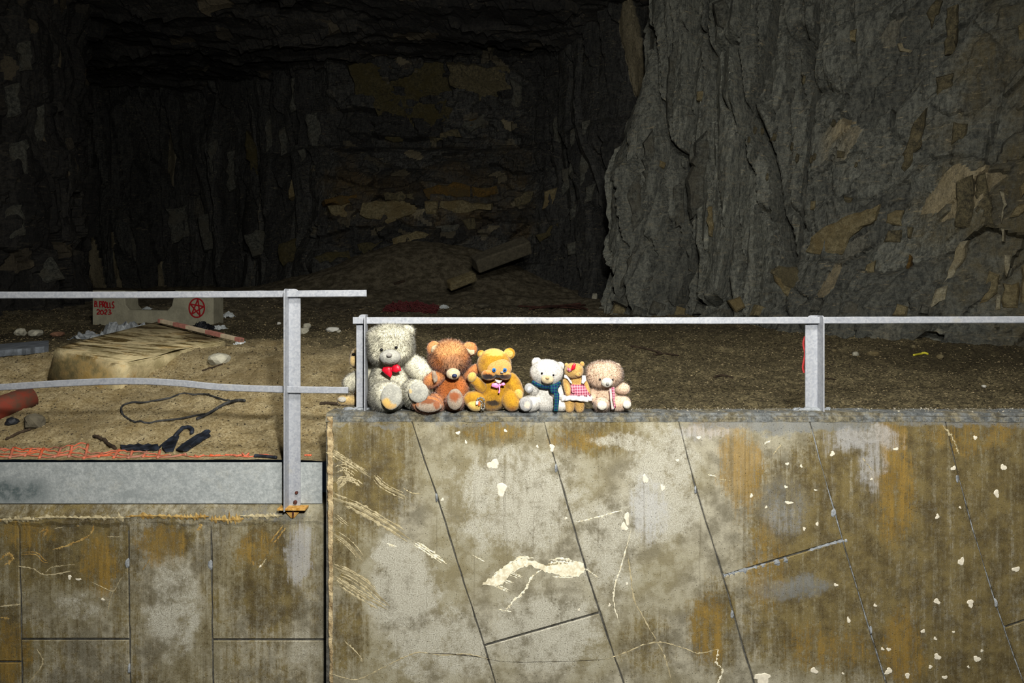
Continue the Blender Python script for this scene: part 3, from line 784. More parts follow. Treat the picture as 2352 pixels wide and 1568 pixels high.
SPL = [(1133, 1066, 13, 13), (1152, 1123, 14, 15), (1052, 994, 5, 5), (1161, 989, 4, 4), (1070, 1015, 2.5, 5), (1268, 1028, 7, 8), (1234, 1025, 3.5, 3.5), (1482, 1100, 6, 12), (1440, 1190, 7, 14), (1434, 1210, 8, 10), (1522, 1120, 5, 9), (1016, 1147, 4, 4), (1300, 1190, 4, 3), (1440, 1340, 3, 3), (1330, 1400, 2.5, 4), (1400, 1389, 3, 4),
       (1556, 1057, 4, 4), (1808, 1065, 4, 4), (1840, 1070, 3, 4), (1912, 1042, 6, 6), (1805, 1118, 4, 4), (1812, 1154, 9, 4), (1847, 1214, 4, 4), (1726, 1138, 4, 5), (1873, 1125, 4, 2), (1605, 1005, 5, 5), (1760, 1164, 3, 3), (1877, 1203, 3, 6), (1920, 1343, 5, 4),
       (2190, 1075, 6, 6), (2205, 1165, 3, 3), (2305, 1073, 7, 8), (2289, 1133, 7, 9), (2153, 1186, 5, 6), (2208, 1289, 7, 11), (2334, 1307, 9, 7), (2152, 1381, 8, 7), (2229, 1385, 9, 9), (2120, 1449, 5, 5), (2148, 1466, 4, 4), (2190, 1451, 3, 3), (2153, 1508, 8, 8), (2244, 1513, 8, 8), (2027, 1490, 4, 4), (2041, 1491, 5, 5), (2041, 1541, 9, 8), (2084, 1551, 7, 6), (1870, 1540, 9, 7), (1752, 1558, 22, 13), (2240, 1005, 4, 6), (2058, 1031, 6, 4), (2137, 1531, 5, 4), (2010, 1390, 4, 4), (1949, 1424, 4, 8), (2255, 1494, 4, 3), (2170, 1555, 6, 5), (2224, 1531, 3, 3), (1936, 1546, 3, 3), (2002, 1100, 3, 3)]
for a in SPL: splash(*a, wall_front, 3.5)
for a in [(160, 1325, 5, 5), (236, 1376, 4, 3), (598, 1300, 3, 3), (180, 1330, 6, 3)]: splash(*a, wall_low, DL)

def seam(pts, r, parent, D, mat):
    p = spline(np.array([at(x, y, D) for x, y in pts]), 60)
    r = r * (1 + 0.5 * rng.normal(size=len(p))).clip(.35, 2)
    V, Fc = tube(p, r, 7); V[:, 1] = (V[:, 1] - (D + CAMY)) * .55 + D + CAMY + .003
    return mk('mortar_seam', V, Fc, mat, parent)
seam([(1662, 1322), (1700, 1312), (1800, 1288), (1880, 1258), (1945, 1240)], .010, wall_front, 3.503, M['mortar'])
seam([(1112, 1481), (1200, 1462), (1300, 1432), (1379, 1408)], .0065, wall_front, 3.507, M['joint'])
seam([(1900, 1318), (1955, 1302)], .004, wall_front, 3.503, M['mortar'])
for i, (a, b) in {1: (1135, 1480), 2: (1100, 1560), 3: (1110, 1560), 4: (985, 1560), 5: (1090, 1560)}.items():
    ys = np.linspace(a, b, 9); seam([(JL[i](y) + rng.normal(0, .8), y) for y in ys], .0042, wall_front, 3.507, M['joint'] if i < 4 else M['mortar'])
for i, (a, b) in {2: (1200, 1560), 3: (1200, 1560), 4: (1200, 1560)}.items():
    ys = np.linspace(a, b, 9); seam([(LJ[i](y) + rng.normal(0, .8), y) for y in ys], .0038, wall_low, DL + .007, M['joint'])
# patches of hardened mortar where the formwork ties sat
def lump(name, ctr, rad, mat, parent=None, seed=0, flat=True, label=None, cat=None, group=None, sub=2, amp=.35):
    bm = bmesh.new(); bmesh.ops.create_icosphere(bm, subdivisions=sub, radius=1)
    V, Fc = bm_out(bm)
    V = V * (1 + amp * fbm3(V, 1.3, seed + 200, 3))[:, None]
    V = np.sign(V) * np.abs(V) ** 0.85
    a = rng.uniform(0, 6.28); R = np.array([[math.cos(a), -math.sin(a), 0], [math.sin(a), math.cos(a), 0], [0, 0, 1]])
    V = (V * np.array(rad)) @ R.T + np.array(ctr)
    o = mk(name, V, Fc, mat, parent, smooth=not flat)
    if label: tag(o, label, cat, group)
    return o
for x, y in [(1002, 1143), (1278, 1075), (1598, 1125), (1915, 1178), (2200, 1100), (1680, 1412), (2000, 1446), (2286, 1385)]:
    q = P(x, y, 3.5); lump('tie_hole_patch', (q[0], .004, q[2]), (.014, .006, .022), M['mortar'], wall_front, int(x))
for x, y in [(293, 1293), (482, 1297), (296, 1535)]:
    q = P(x, y, DL); lump('tie_hole_patch', (q[0], .165, q[2]), (.016, .008, .026), M['mortar'], wall_low, int(x))

# ------------------------------------------------------------------ rock slabs that stand proud of the walls
def slab(poly, on, mat, parent, thick=0.10, proud=0.05, tone=0.2):
    hs = [hit(x, y, on) for x, y in poly]
    pts = np.array([h[0] for h in hs])
    ctr = np.median(pts, axis=0)
    tocam = np.array([0, CAMY, CAMZ]) - ctr; tocam /= np.linalg.norm(tocam)
    nn = np.mean([h[1] if h[1] @ tocam > 0 else -h[1] for h in hs], axis=0) + 0.8 * tocam
    nn /= np.linalg.norm(nn)
    ctr = ctr + nn * proud
    o = np.array([0, CAMY, CAMZ]); out = []
    for (x, y), (x2, y2) in zip(poly, poly[1:] + poly[:1]):
        L = math.hypot(x2 - x, y2 - y); m = max(1, int(L / 14))
        for k in range(m):
            t = k / m; j = 0 if k == 0 else min(3.0, L * .05)
            q = P(x + (x2 - x) * t + rng.normal(0, j), y + (y2 - y) * t + rng.normal(0, j), 10)
            d = (q - o) / np.linalg.norm(q - o)
            s = ((ctr - o) @ nn) / (d @ nn); out.append(o + d * s)
    front = np.array(out); cc = front.mean(axis=0)
    back = cc + (front - cc) * 1.06 - nn * (thick + proud)
    n = len(front)
    inner = cc + (front - cc) * .82 + nn * (0.02 + .02 * rng.random(n))[:, None]
    V = np.vstack([front, back, inner, [cc + nn * .03]])
    Fc = []
    for k in range(n):
        k2 = (k + 1) % n
        Fc += [[k, n + k, n + k2, k2], [k, k2, 2 * n + k2, 2 * n + k], [2 * n + k, 2 * n + k2, 3 * n]]
    Fc.append([n + k for k in range(n)])
    bm = bmesh.new(); vv = [bm.verts.new(v) for v in V]
    for f in Fc: bm.faces.new([vv[i] for i in f])
    bmesh.ops.triangulate(bm, faces=bm.faces[:])
    ed = [e for e in bm.edges if e.calc_length() > 0.12]
    if ed: bmesh.ops.subdivide_edges(bm, edges=ed, cuts=2, use_grid_fill=False)
    V, Fc = bm_out(bm)
    V = V + nn * (0.05 * fbm(V[:, 0] * 4 + V[:, 1] * 3, V[:, 2] * 4, 77, 3))[:, None]
    return mk('rock_slab', V, Fc, mat, parent)
def slab_mat(name, dark, light, vein):
    t = NT(name, 0.8, spec=0.3)
    n1 = t.noise(3.0, 6, .7); n2 = t.noise(16, 6, .75); g = t.noise(60, 5, .8)
    lay = t.noise(1.0, 6, .7, t.map(t.pos(), (9, 9, 30), rot=(.5, .6, 0)))
    k = t.mix(t.mr(n2, .34, .66), dark, light)
    k = t.mix(t.mr(n1, .45, .62, 0, .8), k, vein)
    k = t.mix(t.mr(g, .3, .7, 0, .8), t.mix(.55, k, (.006, .006, .006, 1)), k)
    t.bump(t.math('ADD', lay, t.math('ADD', n2, t.math('MULTIPLY', g, .4))), .9, .04)
    return t.done(k)
M['s_beige'] = slab_mat('beige_stone', c(124, 113, 80), c(178, 164, 122), c(140, 122, 80))
M['s_pale'] = slab_mat('pale_stone', c(160, 152, 124), c(212, 203, 170), c(176, 162, 124))
M['s_ochre'] = slab_mat('ochre_stone', c(78, 74, 58), c(150, 138, 102), c(110, 101, 72))
M['s_orange'] = slab_mat('orange_stone', c(92, 72, 34), c(142, 110, 52), c(104, 90, 56))
M['s_olive'] = slab_mat('olive_stone', c(70, 66, 44), c(116, 106, 70), c(92, 82, 44))
M['s_slate'] = slab_mat('slate_stone', c(66, 68, 62), c(136, 136, 122), c(112, 108, 92))
R_SLABS = [
    ([(1850, 577), (1862, 545), (1905, 515), (1960, 490), (2020, 468), (2010, 505), (1972, 530), (1950, 548), (1936, 584), (1895, 587)], 's_beige'), ([(2036, 492), (2076, 482), (2074, 521), (2034, 513)], 's_beige'),
    ([(2206, 556), (2224, 552), (2216, 592), (2194, 630), (2172, 664), (2166, 656), (2186, 606)], 's_pale'), ([(2150, 664), (2177, 655), (2171, 690), (2133, 712), (2140, 690)], 's_pale'), ([(2272, 622), (2296, 632), (2290, 672), (2250, 698), (2262, 662)], 's_beige'),
    ([(2303, 650), (2340, 648), (2338, 708), (2304, 706)], 's_beige'), ([(2346, 610), (2400, 590), (2410, 700), (2344, 708)], 's_beige'), ([(2288, 680), (2300, 676), (2298, 712), (2286, 712)], 's_pale'), ([(2196, 418), (2232, 402), (2240, 470), (2228, 522), (2194, 520)], 's_ochre'), ([(2246, 404), (2264, 400), (2286, 524), (2238, 518)], 's_ochre'),
    ([(2294, 432), (2306, 440), (2314, 470), (2300, 512), (2304, 470)], 's_pale'), ([(2318, 500), (2330, 478), (2380, 440), (2380, 460), (2340, 496)], 's_beige'), ([(2340, 430), (2380, 380), (2390, 420), (2344, 456)], 's_beige'), ([(2300, 524), (2308, 526), (2308, 556), (2302, 556)], 's_pale'), ([(2306, 584), (2320, 588), (2312, 636), (2308, 630)], 's_pale'),
    ([(2090, 585), (2096, 590), (2088, 622), (2080, 618)], 's_orange'), ([(2085, 520), (2098, 522), (2092, 548), (2086, 546)], 's_ochre'), ([(1990, 608), (2012, 598), (2008, 628), (1985, 626)], 's_beige'), ([(2040, 530), (2072, 528), (2070, 560), (2030, 556)], 's_ochre'),
    ([(1760, 625), (1800, 660), (1850, 672), (1852, 630), (1830, 612), (1790, 610)], 's_ochre'), ([(1776, 632), (1800, 640), (1834, 678), (1815, 684), (1790, 660)], 's_beige'), ([(1670, 690), (1700, 680), (1712, 705), (1690, 718)], 's_beige'),
    ([(1600, 210), (1628, 206), (1626, 234), (1600, 230)], 's_beige'), ([(1624, 472), (1640, 474), (1638, 545), (1628, 540)], 's_beige'), ([(1516, 368), (1530, 374), (1524, 388), (1512, 382)], 's_beige'), ([(1922, 345), (1942, 348), (1940, 364), (1922, 362)], 's_ochre'), ([(1952, 70), (1968, 66), (1966, 96), (1950, 94)], 's_beige'),
    ([(1862, 462), (1874, 460), (1872, 480), (1860, 482)], 's_beige'), ([(1938, 452), (1958, 456), (1952, 470), (1938, 466)], 's_ochre'), ([(2060, 100), (2072, 98), (2068, 110), (2096, 116), (2090, 122), (2066, 118)], 's_pale'), ([(2150, 180), (2190, 170), (2195, 260), (2140, 262)], 's_ochre'), ([(2100, 280), (2126, 250), (2118, 330), (2078, 394), (2070, 385)], 's_ochre'),
    ([(2190, 280), (2222, 284), (2216, 320), (2184, 332)], 's_ochre'), ([(2128, 30), (2150, 0), (2166, 2), (2140, 70)], 's_ochre'), ([(2175, 20), (2200, 10), (2198, 120), (2170, 126)], 's_ochre'), ([(2338, 60), (2352, 50), (2360, 100), (2336, 110)], 's_beige'),
    ([(1440, 600), (1462, 560), (1470, 600), (1440, 650), (1425, 660)], 's_slate'), ([(1478, 330), (1500, 300), (1505, 420), (1480, 470)], 's_slate'), ([(1600, 330), (1625, 300), (1628, 460), (1592, 500), (1585, 430)], 's_slate'), ([(1545, 100), (1560, 90), (1552, 240), (1532, 300), (1530, 220)], 's_slate'), ([(1545, 430), (1575, 400), (1572, 510), (1552, 522)], 's_slate'),
    ([(1640, 10), (1665, 0), (1690, 60), (1680, 80), (1648, 60)], 's_slate'), ([(1410, 690), (1470, 650), (1500, 660), (1440, 705)], 's_slate'), ([(1445, 430), (1470, 400), (1478, 500), (1452, 540)], 's_slate'),
]
R_SLABS += [([(x, y + 8), (x + w * .3, y - h_), (x + w, y - h_ * .6), (x + w * .9, y + 10)], 's_slate' if k % 3 else 's_beige') for k, (x, y, w, h_) in enumerate([(1405, 712, 34, 18), (1450, 716, 26, 14), (1490, 712, 40, 22), (1545, 718, 30, 16), (1590, 714, 36, 20), (1650, 720, 28, 12), (1730, 716, 34, 16), (1860, 706, 30, 24), (1930, 712, 40, 20), (2050, 716, 36, 18), (2110, 712, 24, 12)])]
for pl, m in R_SLABS: slab(pl, 'right', M[m], wall_right, proud=0.015 if m != 's_slate' else 0.04, thick=.12)
for x, y, w, h_ in [(1733, 300, 4, 10), (1750, 302, 3.5, 9), (1720, 321, 3, 8), (1778, 315, 4, 9), (1819, 337, 4, 11), (1831, 363, 4.5, 12), (1864, 366, 3.5, 10), (1871, 360, 3.5, 9), (1762, 406, 4, 11), (1846, 184, 5, 13), (1915, 282, 4, 10), (1966, 378, 4, 7)]:
    slab([(x - w, y + h_ * .4), (x - w * .2, y - h_), (x + w, y - h_ * .7), (x + w * .7, y + h_ * .6), (x - w * .3, y + h_)], 'right', M['s_ochre'], wall_right, thick=.05, proud=.02)
B_SLABS = [
    ([(800, 152), (880, 140), (1018, 146), (1030, 200), (1062, 230), (1040, 268), (1000, 284), (940, 300), (895, 280), (850, 240), (815, 215)], 's_olive'), ([(1026, 148), (1100, 152), (1172, 158), (1174, 205), (1120, 226), (1070, 258), (1064, 215), (1034, 196)], 's_ochre'),
    ([(965, 436), (1005, 424), (1060, 420), (1080, 428), (1080, 452), (1020, 456), (962, 452)], 's_orange'), ([(1084, 428), (1140, 426), (1146, 444), (1110, 452), (1086, 452)], 's_orange'), ([(745, 458), (800, 450), (848, 446), (852, 462), (800, 466), (748, 468)], 's_orange'), ([(880, 442), (950, 444), (950, 458), (885, 460)], 's_ochre'),
    ([(832, 466), (900, 460), (960, 462), (972, 490), (920, 500), (890, 514), (840, 500), (826, 492)], 's_beige'), ([(1012, 462), (1050, 460), (1128, 468), (1128, 482), (1060, 490), (1022, 502), (1008, 494)], 's_beige'), ([(752, 472), (826, 464), (822, 500), (790, 498), (760, 490)], 's_beige'), ([(975, 462), (1006, 462), (1004, 492), (978, 490)], 's_beige'),
    ([(900, 548), (955, 530), (985, 538), (960, 560), (905, 566)], 's_beige'), ([(820, 560), (880, 552), (890, 575), (830, 585)], 's_olive'), ([(720, 590), (800, 575), (810, 600), (730, 612)], 's_olive'), ([(1000, 520), (1060, 510), (1050, 528), (1010, 534)], 's_slate'), ([(1060, 505), (1090, 500), (1095, 525), (1075, 528)], 's_ochre'),
    ([(704, 262), (728, 258), (738, 300), (732, 345), (716, 350), (706, 310)], 's_slate'), ([(682, 346), (700, 340), (706, 366), (694, 372)], 's_slate'), ([(670, 180), (690, 175), (684, 250), (668, 258)], 's_slate'), ([(610, 280), (622, 265), (628, 330), (612, 350)], 's_slate'), ([(565, 300), (585, 330), (598, 420), (585, 410), (566, 350)], 's_olive'), ([(670, 410), (688, 400), (676, 450), (662, 455)], 's_beige'),
    ([(640, 300), (655, 290), (660, 350), (645, 360)], 's_slate'), ([(1272, 272), (1295, 262), (1286, 330), (1264, 345)], 's_slate'), ([(1310, 300), (1326, 290), (1322, 380), (1306, 400)], 's_slate'), ([(1336, 280), (1356, 275), (1350, 400), (1332, 430)], 's_slate'), ([(1290, 390), (1312, 385), (1308, 430), (1292, 450)], 's_slate'), ([(1250, 440), (1280, 430), (1270, 470), (1245, 480)], 's_beige'), ([(1310, 480), (1345, 460), (1340, 490), (1310, 505)], 's_slate'),
    ([(1180, 455), (1225, 440), (1220, 465), (1185, 475)], 's_ochre'), ([(1230, 540), (1290, 505), (1295, 525), (1240, 556)], 's_olive'), ([(1300, 560), (1330, 550), (1335, 580), (1305, 585)], 's_slate'), ([(1170, 180), (1200, 200), (1195, 260), (1172, 240)], 's_slate'), ([(1345, 430), (1370, 420), (1360, 460), (1340, 468)], 's_slate'),
    ([(1060, 290), (1110, 262), (1130, 275), (1080, 305)], 's_slate'), ([(990, 310), (1050, 296), (1060, 315), (1000, 328)], 's_ochre'), ([(880, 300), (930, 305), (925, 325), (885, 320)], 's_olive'), ([(1065, 280), (1100, 270), (1108, 282), (1075, 292)], 's_orange'),
    ([(380, 480), (430, 470), (440, 540), (395, 560)], 's_slate'), ([(455, 500), (510, 480), (520, 560), (470, 575)], 's_slate'), ([(300, 550), (350, 540), (355, 590), (310, 600)], 's_slate'), ([(560, 540), (620, 530), (640, 570), (580, 590)], 's_slate'), ([(640, 560), (700, 540), (710, 590), (650, 610)], 's_olive'), ([(480, 330), (498, 320), (500, 400), (484, 420)], 's_slate'), ([(520, 350), (540, 345), (545, 430), (526, 440)], 's_slate'),
]
for pl, m in B_SLABS: slab(pl, 'back', M[m], wall_back, thick=.25, proud=.03)
for pl in ([(20, 330), (60, 320), (65, 400), (30, 420)], [(10, 200), (45, 190), (50, 260), (15, 270)], [(40, 100), (70, 95), (75, 160), (42, 165)], [(80, 250), (100, 240), (100, 320), (82, 330)], [(60, 600), (120, 590), (150, 640), (70, 650)], [(15, 480), (50, 470), (58, 540), (20, 550)]):
    slab(pl, 'left', M['s_slate'], wall_left, thick=.2, proud=.03)

# ------------------------------------------------------------------ railings
def plate(outline, y0, y1):
    return prism([(x, y0, z) for x, z in outline], [(x, y1, z) for x, z in outline], .0015, 1)

def angle_post(name, parent, xa, xb, z0, z1, side, yf, flange=0.070, tk=0.006, notch=None):
    """angle iron: a face plate across the view and a flange towards the viewer on one side"""
    r = 0.022
    arc = [(math.cos(a), math.sin(a)) for a in np.linspace(0, math.pi / 2, 6)]
    if side > 0:   # flange on the right, face plate rounded on its left top corner
        out = [(xb, z0), (xb, z1)] + [(xa + .010 + r - r * cx, z1 - r + r * sx) for cx, sx in arc[::-1]] + [(xa + .010, z1 - r - .028), (xa, z1 - r - .028), (xa, z0)]
        fx0, fx1 = xb - tk, xb
    else:
        out = [(xa, z0), (xa, z1)] + [(xb - .010 - r + r * cx, z1 - r + r * sx) for cx, sx in arc[::-1]] + [(xb - .010, z1 - r - .028), (xb, z1 - r - .028), (xb, z0)]
        fx0, fx1 = xa, xa + tk
    parts = [plate(out, yf, yf + tk)]
    zt = z1
    fl = [(yf + tk, z0), (yf + tk, zt)] + [(yf - flange + r - r * cx, zt - r + r * sx) for cx, sx in arc[::-1]] + [(yf - flange, z0)]
    parts.append(prism([(fx0, y, z) for y, z in fl], [(fx1, y, z) for y, z in fl], .001, 1))
    V, Fc = join(parts)
    return mk(name, V, Fc, M['galv'], parent)

def bar(name, parent, pts_px, D, h_px, tk=0.012, mat=None, n=60):
    """flat bar following pixel points at distance D, corners eased"""
    p = spline(np.array([P(x, y, D) for x, y in pts_px]), n)
    T = np.gradient(p, axis=0); T /= np.linalg.norm(T, axis=1)[:, None]
    N = np.stack([-T[:, 2], 0 * T[:, 0], T[:, 0]], 1)
    h = h_px * D / F / 2; e = min(.004, h * .35, tk * .3)
    sec = [(-h, -tk / 2 + e), (-h + e, -tk / 2), (h - e, -tk / 2), (h, -tk / 2 + e), (h, tk / 2 - e), (h - e, tk / 2), (-h + e, tk / 2), (-h, tk / 2 - e)]
    V = []; Fc = []; m = len(sec)
    for i in range(len(p)):
        hs = 1 + .02 * rng.normal()
        for a, b in sec: V.append(p[i] + N[i] * a * hs + np.array([0, b, 0]))
    for i in range(len(p) - 1):
        for k in range(m):
            k2 = (k + 1) % m; Fc.append([i * m + k, i * m + k2, (i + 1) * m + k2, (i + 1) * m + k])
    Fc += [list(range(m))[::-1], [(len(p) - 1) * m + k for k in range(m)]]
    bm = bmesh.new(); vv = [bm.verts.new(v) for v in V]
    for f in Fc: bm.faces.new([vv[i] for i in f])
    V, Fc = bm_out(bm)
    return mk(name, V, Fc, mat or M['galv'], parent)

def bolt(parent, px, py, D, r, mat):
    q = P(px, py, D); ring = []
    V, Fc = tube([q + np.array([0, .004, 0]), q + np.array([0, -.003, 0]), q + np.array([0, -.0055, 0])], [r, r, r * .7], 8)
    return mk('bolt', V, Fc, mat, parent)

M['rust'] = simple('rusty_bolt', c(84, 44, 34), .8, var=.5, scale=90, col2=c(40, 22, 18))
M['rustplate'] = simple('ochre_rust_plate', c(190, 150, 84), .9, var=.5, scale=40, bump=.5, col2=c(150, 104, 30))
M['black'] = simple('black_plastic', c(26, 28, 32), .55, var=.5, scale=12, col2=c(8, 9, 12))
M['board'] = None
def board_material():
    t = NT('weathered_zinc_board', .6, metal=.15, spec=.4)
    n = t.noise(6, 6, .75); n2 = t.noise(28, 6, .75); n3 = t.noise(120, 4, .8); w = t.warped(7, .15)
    col = t.mix(t.mr(n2, .36, .64), c(152, 157, 155), c(176, 180, 177))
    col = t.mix(t.mr(n, .52, .68, 0, .55), col, c(176, 176, 166))
    col = t.mix(t.math('MULTIPLY', t.union([t.pblob(w, 30, 1130, 130, 45, 3.7), t.pblob(w, -60, 1100, 90, 60, 3.7), t.pblob(w, 300, 1140, 60, 14, 3.7, k=.4)]), t.mr(n2, .35, .6, .3, .95)), col, c(70, 84, 84))
    col = t.mix(t.mr(n3, .62, .75, 0, .5), col, c(92, 96, 96))
    n4 = t.noise(1, 5, .7, t.map(t.pos(), (20, 20, 90), rot=(0, .25, 0)))
    col = t.mix(t.mr(n4, .60, .70, 0, .35), col, c(206, 206, 196))
    col = t.mix(t.mr(t.noise(70, 7, .85), .40, .60, 0, .45), col, c(112, 117, 116))
    t.bump(t.math('ADD', n3, n2), .35, .004)
    return t.done(col)
M['board'] = board_material()

# left railing: tall post, handrail, bent middle rail, kick board
rail_l = thing('railing', P(675, 1160, 3.68), 'galvanised railing with bent middle rail and kick board above the low wall', 'railing')
yL = 0.175
xa, xb = float(P(661, 0, 3.675)[0]), float(P(690, 0, 3.675)[0])
post = angle_post('post', rail_l, xa, xb, float(P(0, 1166, 3.675)[2]), float(P(0, 663, 3.66)[2]), -1, yL)
for x0 in (-1000, ):
    px0 = float(P(-560, 0, 3.675)[0])
    angle_post('post', rail_l, px0, px0 + .066, float(P(0, 1166, 3.675)[2]), float(P(0, 663, 3.66)[2]), -1, yL)
bar('top_rail', rail_l, [(-620, 679), (0, 677.5), (300, 677), (560, 675.5), (842, 673.5)], 3.655, 15.5)
bar('mid_rail', rail_l, [(-620, 905), (-200, 898), (0, 889), (146, 880), (292, 875), (402, 879), (512, 889), (651, 894), (800, 896)], 3.655, 15.5, n=90)
V, Fc = box(float(P(-620, 0, 3.7)[0]), float(P(741, 0, 3.7)[0]), 0.190, 0.198, float(P(0, 1155, 3.7)[2]), float(P(0, 1061, 3.7)[2]), .0015)
mk('kick_board', V, Fc, M['board'], rail_l)
for px_, py_ in ((681, 1131), (678, 1153)): bolt(post, px_, py_, 3.668, .0085 if py_ < 1150 else .011, M['rust'])
# bracket under the post
q = P(673, 1165, 3.64)
V1 = box(float(P(640, 0, 3.64)[0]), float(P(704, 0, 3.64)[0]), .115, .180, float(q[2]) - .010, float(q[2]), .001)
tri = [at(650, 1168, 3.645), at(694, 1168, 3.645), at(676, 1189, 3.645), at(668, 1189, 3.645)]
V2 = prism(tri, [(a, b + .012, d) for a, b, d in tri])
br = mk('bracket', *join([V1, V2]), M['rustplate'], rail_l)
V, Fc = tube([P(673, 1166, 3.635), P(673, 1180, 3.635), P(673, 1188, 3.635)], [.0048, .0048, .003], 8)
mk('stud', V, Fc, M['rust'], br)

# right railing: two short posts and one rail
rail_r = thing('railing', P(1870, 938, 3.64), 'low galvanised railing with one rail standing on the tall concrete wall', 'railing')
yR = 0.135
for xl_, xr_, yb_, yt_ in ((818, 845, 930, 722), (1850, 1880, 940, 724), (2900, 2930, 940, 724)):
    p_ = angle_post('post', rail_r, float(P(xl_, 0, 3.635)[0]), float(P(xr_, 0, 3.635)[0]), 0.0, float(P(0, yt_, 3.635)[2]), +1, yR)
bar('top_rail', rail_r, [(811, 736), (1200, 736), (1600, 736), (2000, 735), (2352, 734), (3000, 733)], 3.615, 15.5)
# a little red tape caught on the back of the right post
M['redtape'] = simple('red_tape', c(150, 36, 34), .6)
V, Fc = tube(spline([P(1849, 772, 3.66), P(1845, 790, 3.665), P(1849, 812, 3.66), P(1844, 842, 3.665), P(1847, 856, 3.66)], 16), .006, 5)
o = mk('plastic_tape', V, Fc, M['redtape']); tag(o, 'thin red plastic tape caught behind the right railing post', 'tape')
# mortar heaps at the post feet
for k, (x, y, rx) in enumerate([(826, 934, .035), (842, 940, .03), (862, 944, .025), (800, 940, .03), (1848, 942, .028), (1872, 946, .035), (1900, 944, .02), (1830, 946, .02), (2915, 944, .04)]):
    q = P(x, y, 3.62); lump('mortar_heap', (q[0], q[1], 0.002), (rx, rx * .9, .012), M['mortar'], wall_front, 300 + k, sub=3, amp=.8)
# grains of broken concrete along the coping
gv = []
for k in range(700):
    x = rng.uniform(-.95, 3.2); y = rng.choice([rng.normal(.15, .012), rng.uniform(.03, .16)]) if x > -.2 else rng.uniform(.03, .3)
    s = rng.uniform(.0012, .0042); p = np.array([x, y, .002])
    v = p + rng.normal(0, s, (4, 3)); gv.append((v, [[0, 1, 2], [0, 3, 1], [1, 3, 2], [2, 3, 0]]))
o = mk('crumbs', *join(gv), simple('concrete_crumbs', c(176, 170, 150), .95, scale=60, col2=c(110, 104, 92)), wall_front); tag(o, kind='stuff')

# ------------------------------------------------------------------ plush toys
def fur_material(name, col, dirt, amount=0.5, scale=22, extra=None, sheen=0.25):
    t = NT(name, 0.95, spec=0.08)
    t.b.inputs['Sheen Weight'].default_value = sheen; t.b.inputs['Sheen Roughness'].default_value = 0.6
    n = t.noise(scale, 5, .7); n2 = t.noise(150, 3, .8)
    k = t.mix(t.mr(n, .62 - .25 * amount, .78 - .2 * amount), col, dirt)
    k = t.mix(t.mr(n2, .35, .65), tuple(v * .62 for v in col[:3]) + (1,), k) if amount < 2 else k
    if extra:
        w = t.warped(45, .03)
        for (px, py, rx, ry, D, cc, kk) in extra: k = t.mix(t.pblob(w, px, py, rx, ry, D, k=kk, soft=.45), k, cc)
    return t.done(k)

def ico(sub=3):
    bm = bmesh.new(); bmesh.ops.create_icosphere(bm, subdivisions=sub, radius=1); V, Fc = bm_out(bm); return V, np.array(Fc)
ICO3, ICO3F = ico(3)
ICO4, ICO4F = ico(4)

def vnorm(V, Fc):
    n = np.zeros_like(V); a = V[Fc[:, 1]] - V[Fc[:, 0]]; b = V[Fc[:, 2]] - V[Fc[:, 0]]; fn = np.cross(a, b)
    for k in range(3): np.add.at(n, Fc[:, k], fn)
    return n / (np.linalg.norm(n, axis=1)[:, None] + 1e-12), np.linalg.norm(fn, axis=1) / 2

def furry(name, V, Fc, mat, parent, fur=0.010, dens=55000, droop=0.35, width=0.0013, wild=0.55):
    """skin plus standing pile; the pile takes the skin's normals so that it shades softly"""
    Fc = np.asarray(Fc); N, area = vnorm(V, Fc)
    parts_v = [V]; parts_n = [N]; F_all = Fc.tolist(); base = len(V)
    if fur > 0:
        n = int(dens * area.sum()); pick = rng.choice(len(Fc), n, p=area / area.sum())
        r1 = np.sqrt(rng.random(n)); r2 = rng.random(n)
        w = np.stack([1 - r1, r1 * (1 - r2), r1 * r2], 1)
        tri = Fc[pick]
        p = np.einsum('nk,nkd->nd', w, V[tri]); nn = np.einsum('nk,nkd->nd', w, N[tri]); nn /= np.linalg.norm(nn, axis=1)[:, None]
        clump = np.stack([fbm3(p, 45, 300 + k, 2) for k in range(3)], 1)
        d = nn + wild * rng.normal(0, .55, (n, 3)) + 1.3 * wild * clump + np.array([0, 0, -droop])
        d /= np.linalg.norm(d, axis=1)[:, None]
        L = fur * rng.uniform(.55, 1.25, n)
        t = np.cross(d, rng.normal(size=(n, 3))); t /= np.linalg.norm(t, axis=1)[:, None]
        a = p - nn * .001 - t * width / 2; b = p - nn * .001 + t * width / 2; e = p + d * L[:, None]
        nv = np.stack([a, b, e], 1).reshape(-1, 3)
        nm = nn * .72 + d * .28 + rng.normal(0, .12, (n, 3)); nm /= np.linalg.norm(nm, axis=1)[:, None]
        parts_v.append(nv); parts_n.append(np.repeat(nm, 3, axis=0))
        F_all = np.vstack([Fc, np.arange(3 * n).reshape(-1, 3) + base])
    else: F_all = Fc
    return mk(name, np.vstack(parts_v), np.asarray(F_all), mat, parent, smooth=True, normals=np.vstack(parts_n))

def rotm(rx=0, ry=0, rz=0):
    return np.array(Matrix.Rotation(rz, 3, 'Z') @ Matrix.Rotation(ry, 3, 'Y') @ Matrix.Rotation(rx, 3, 'X'))

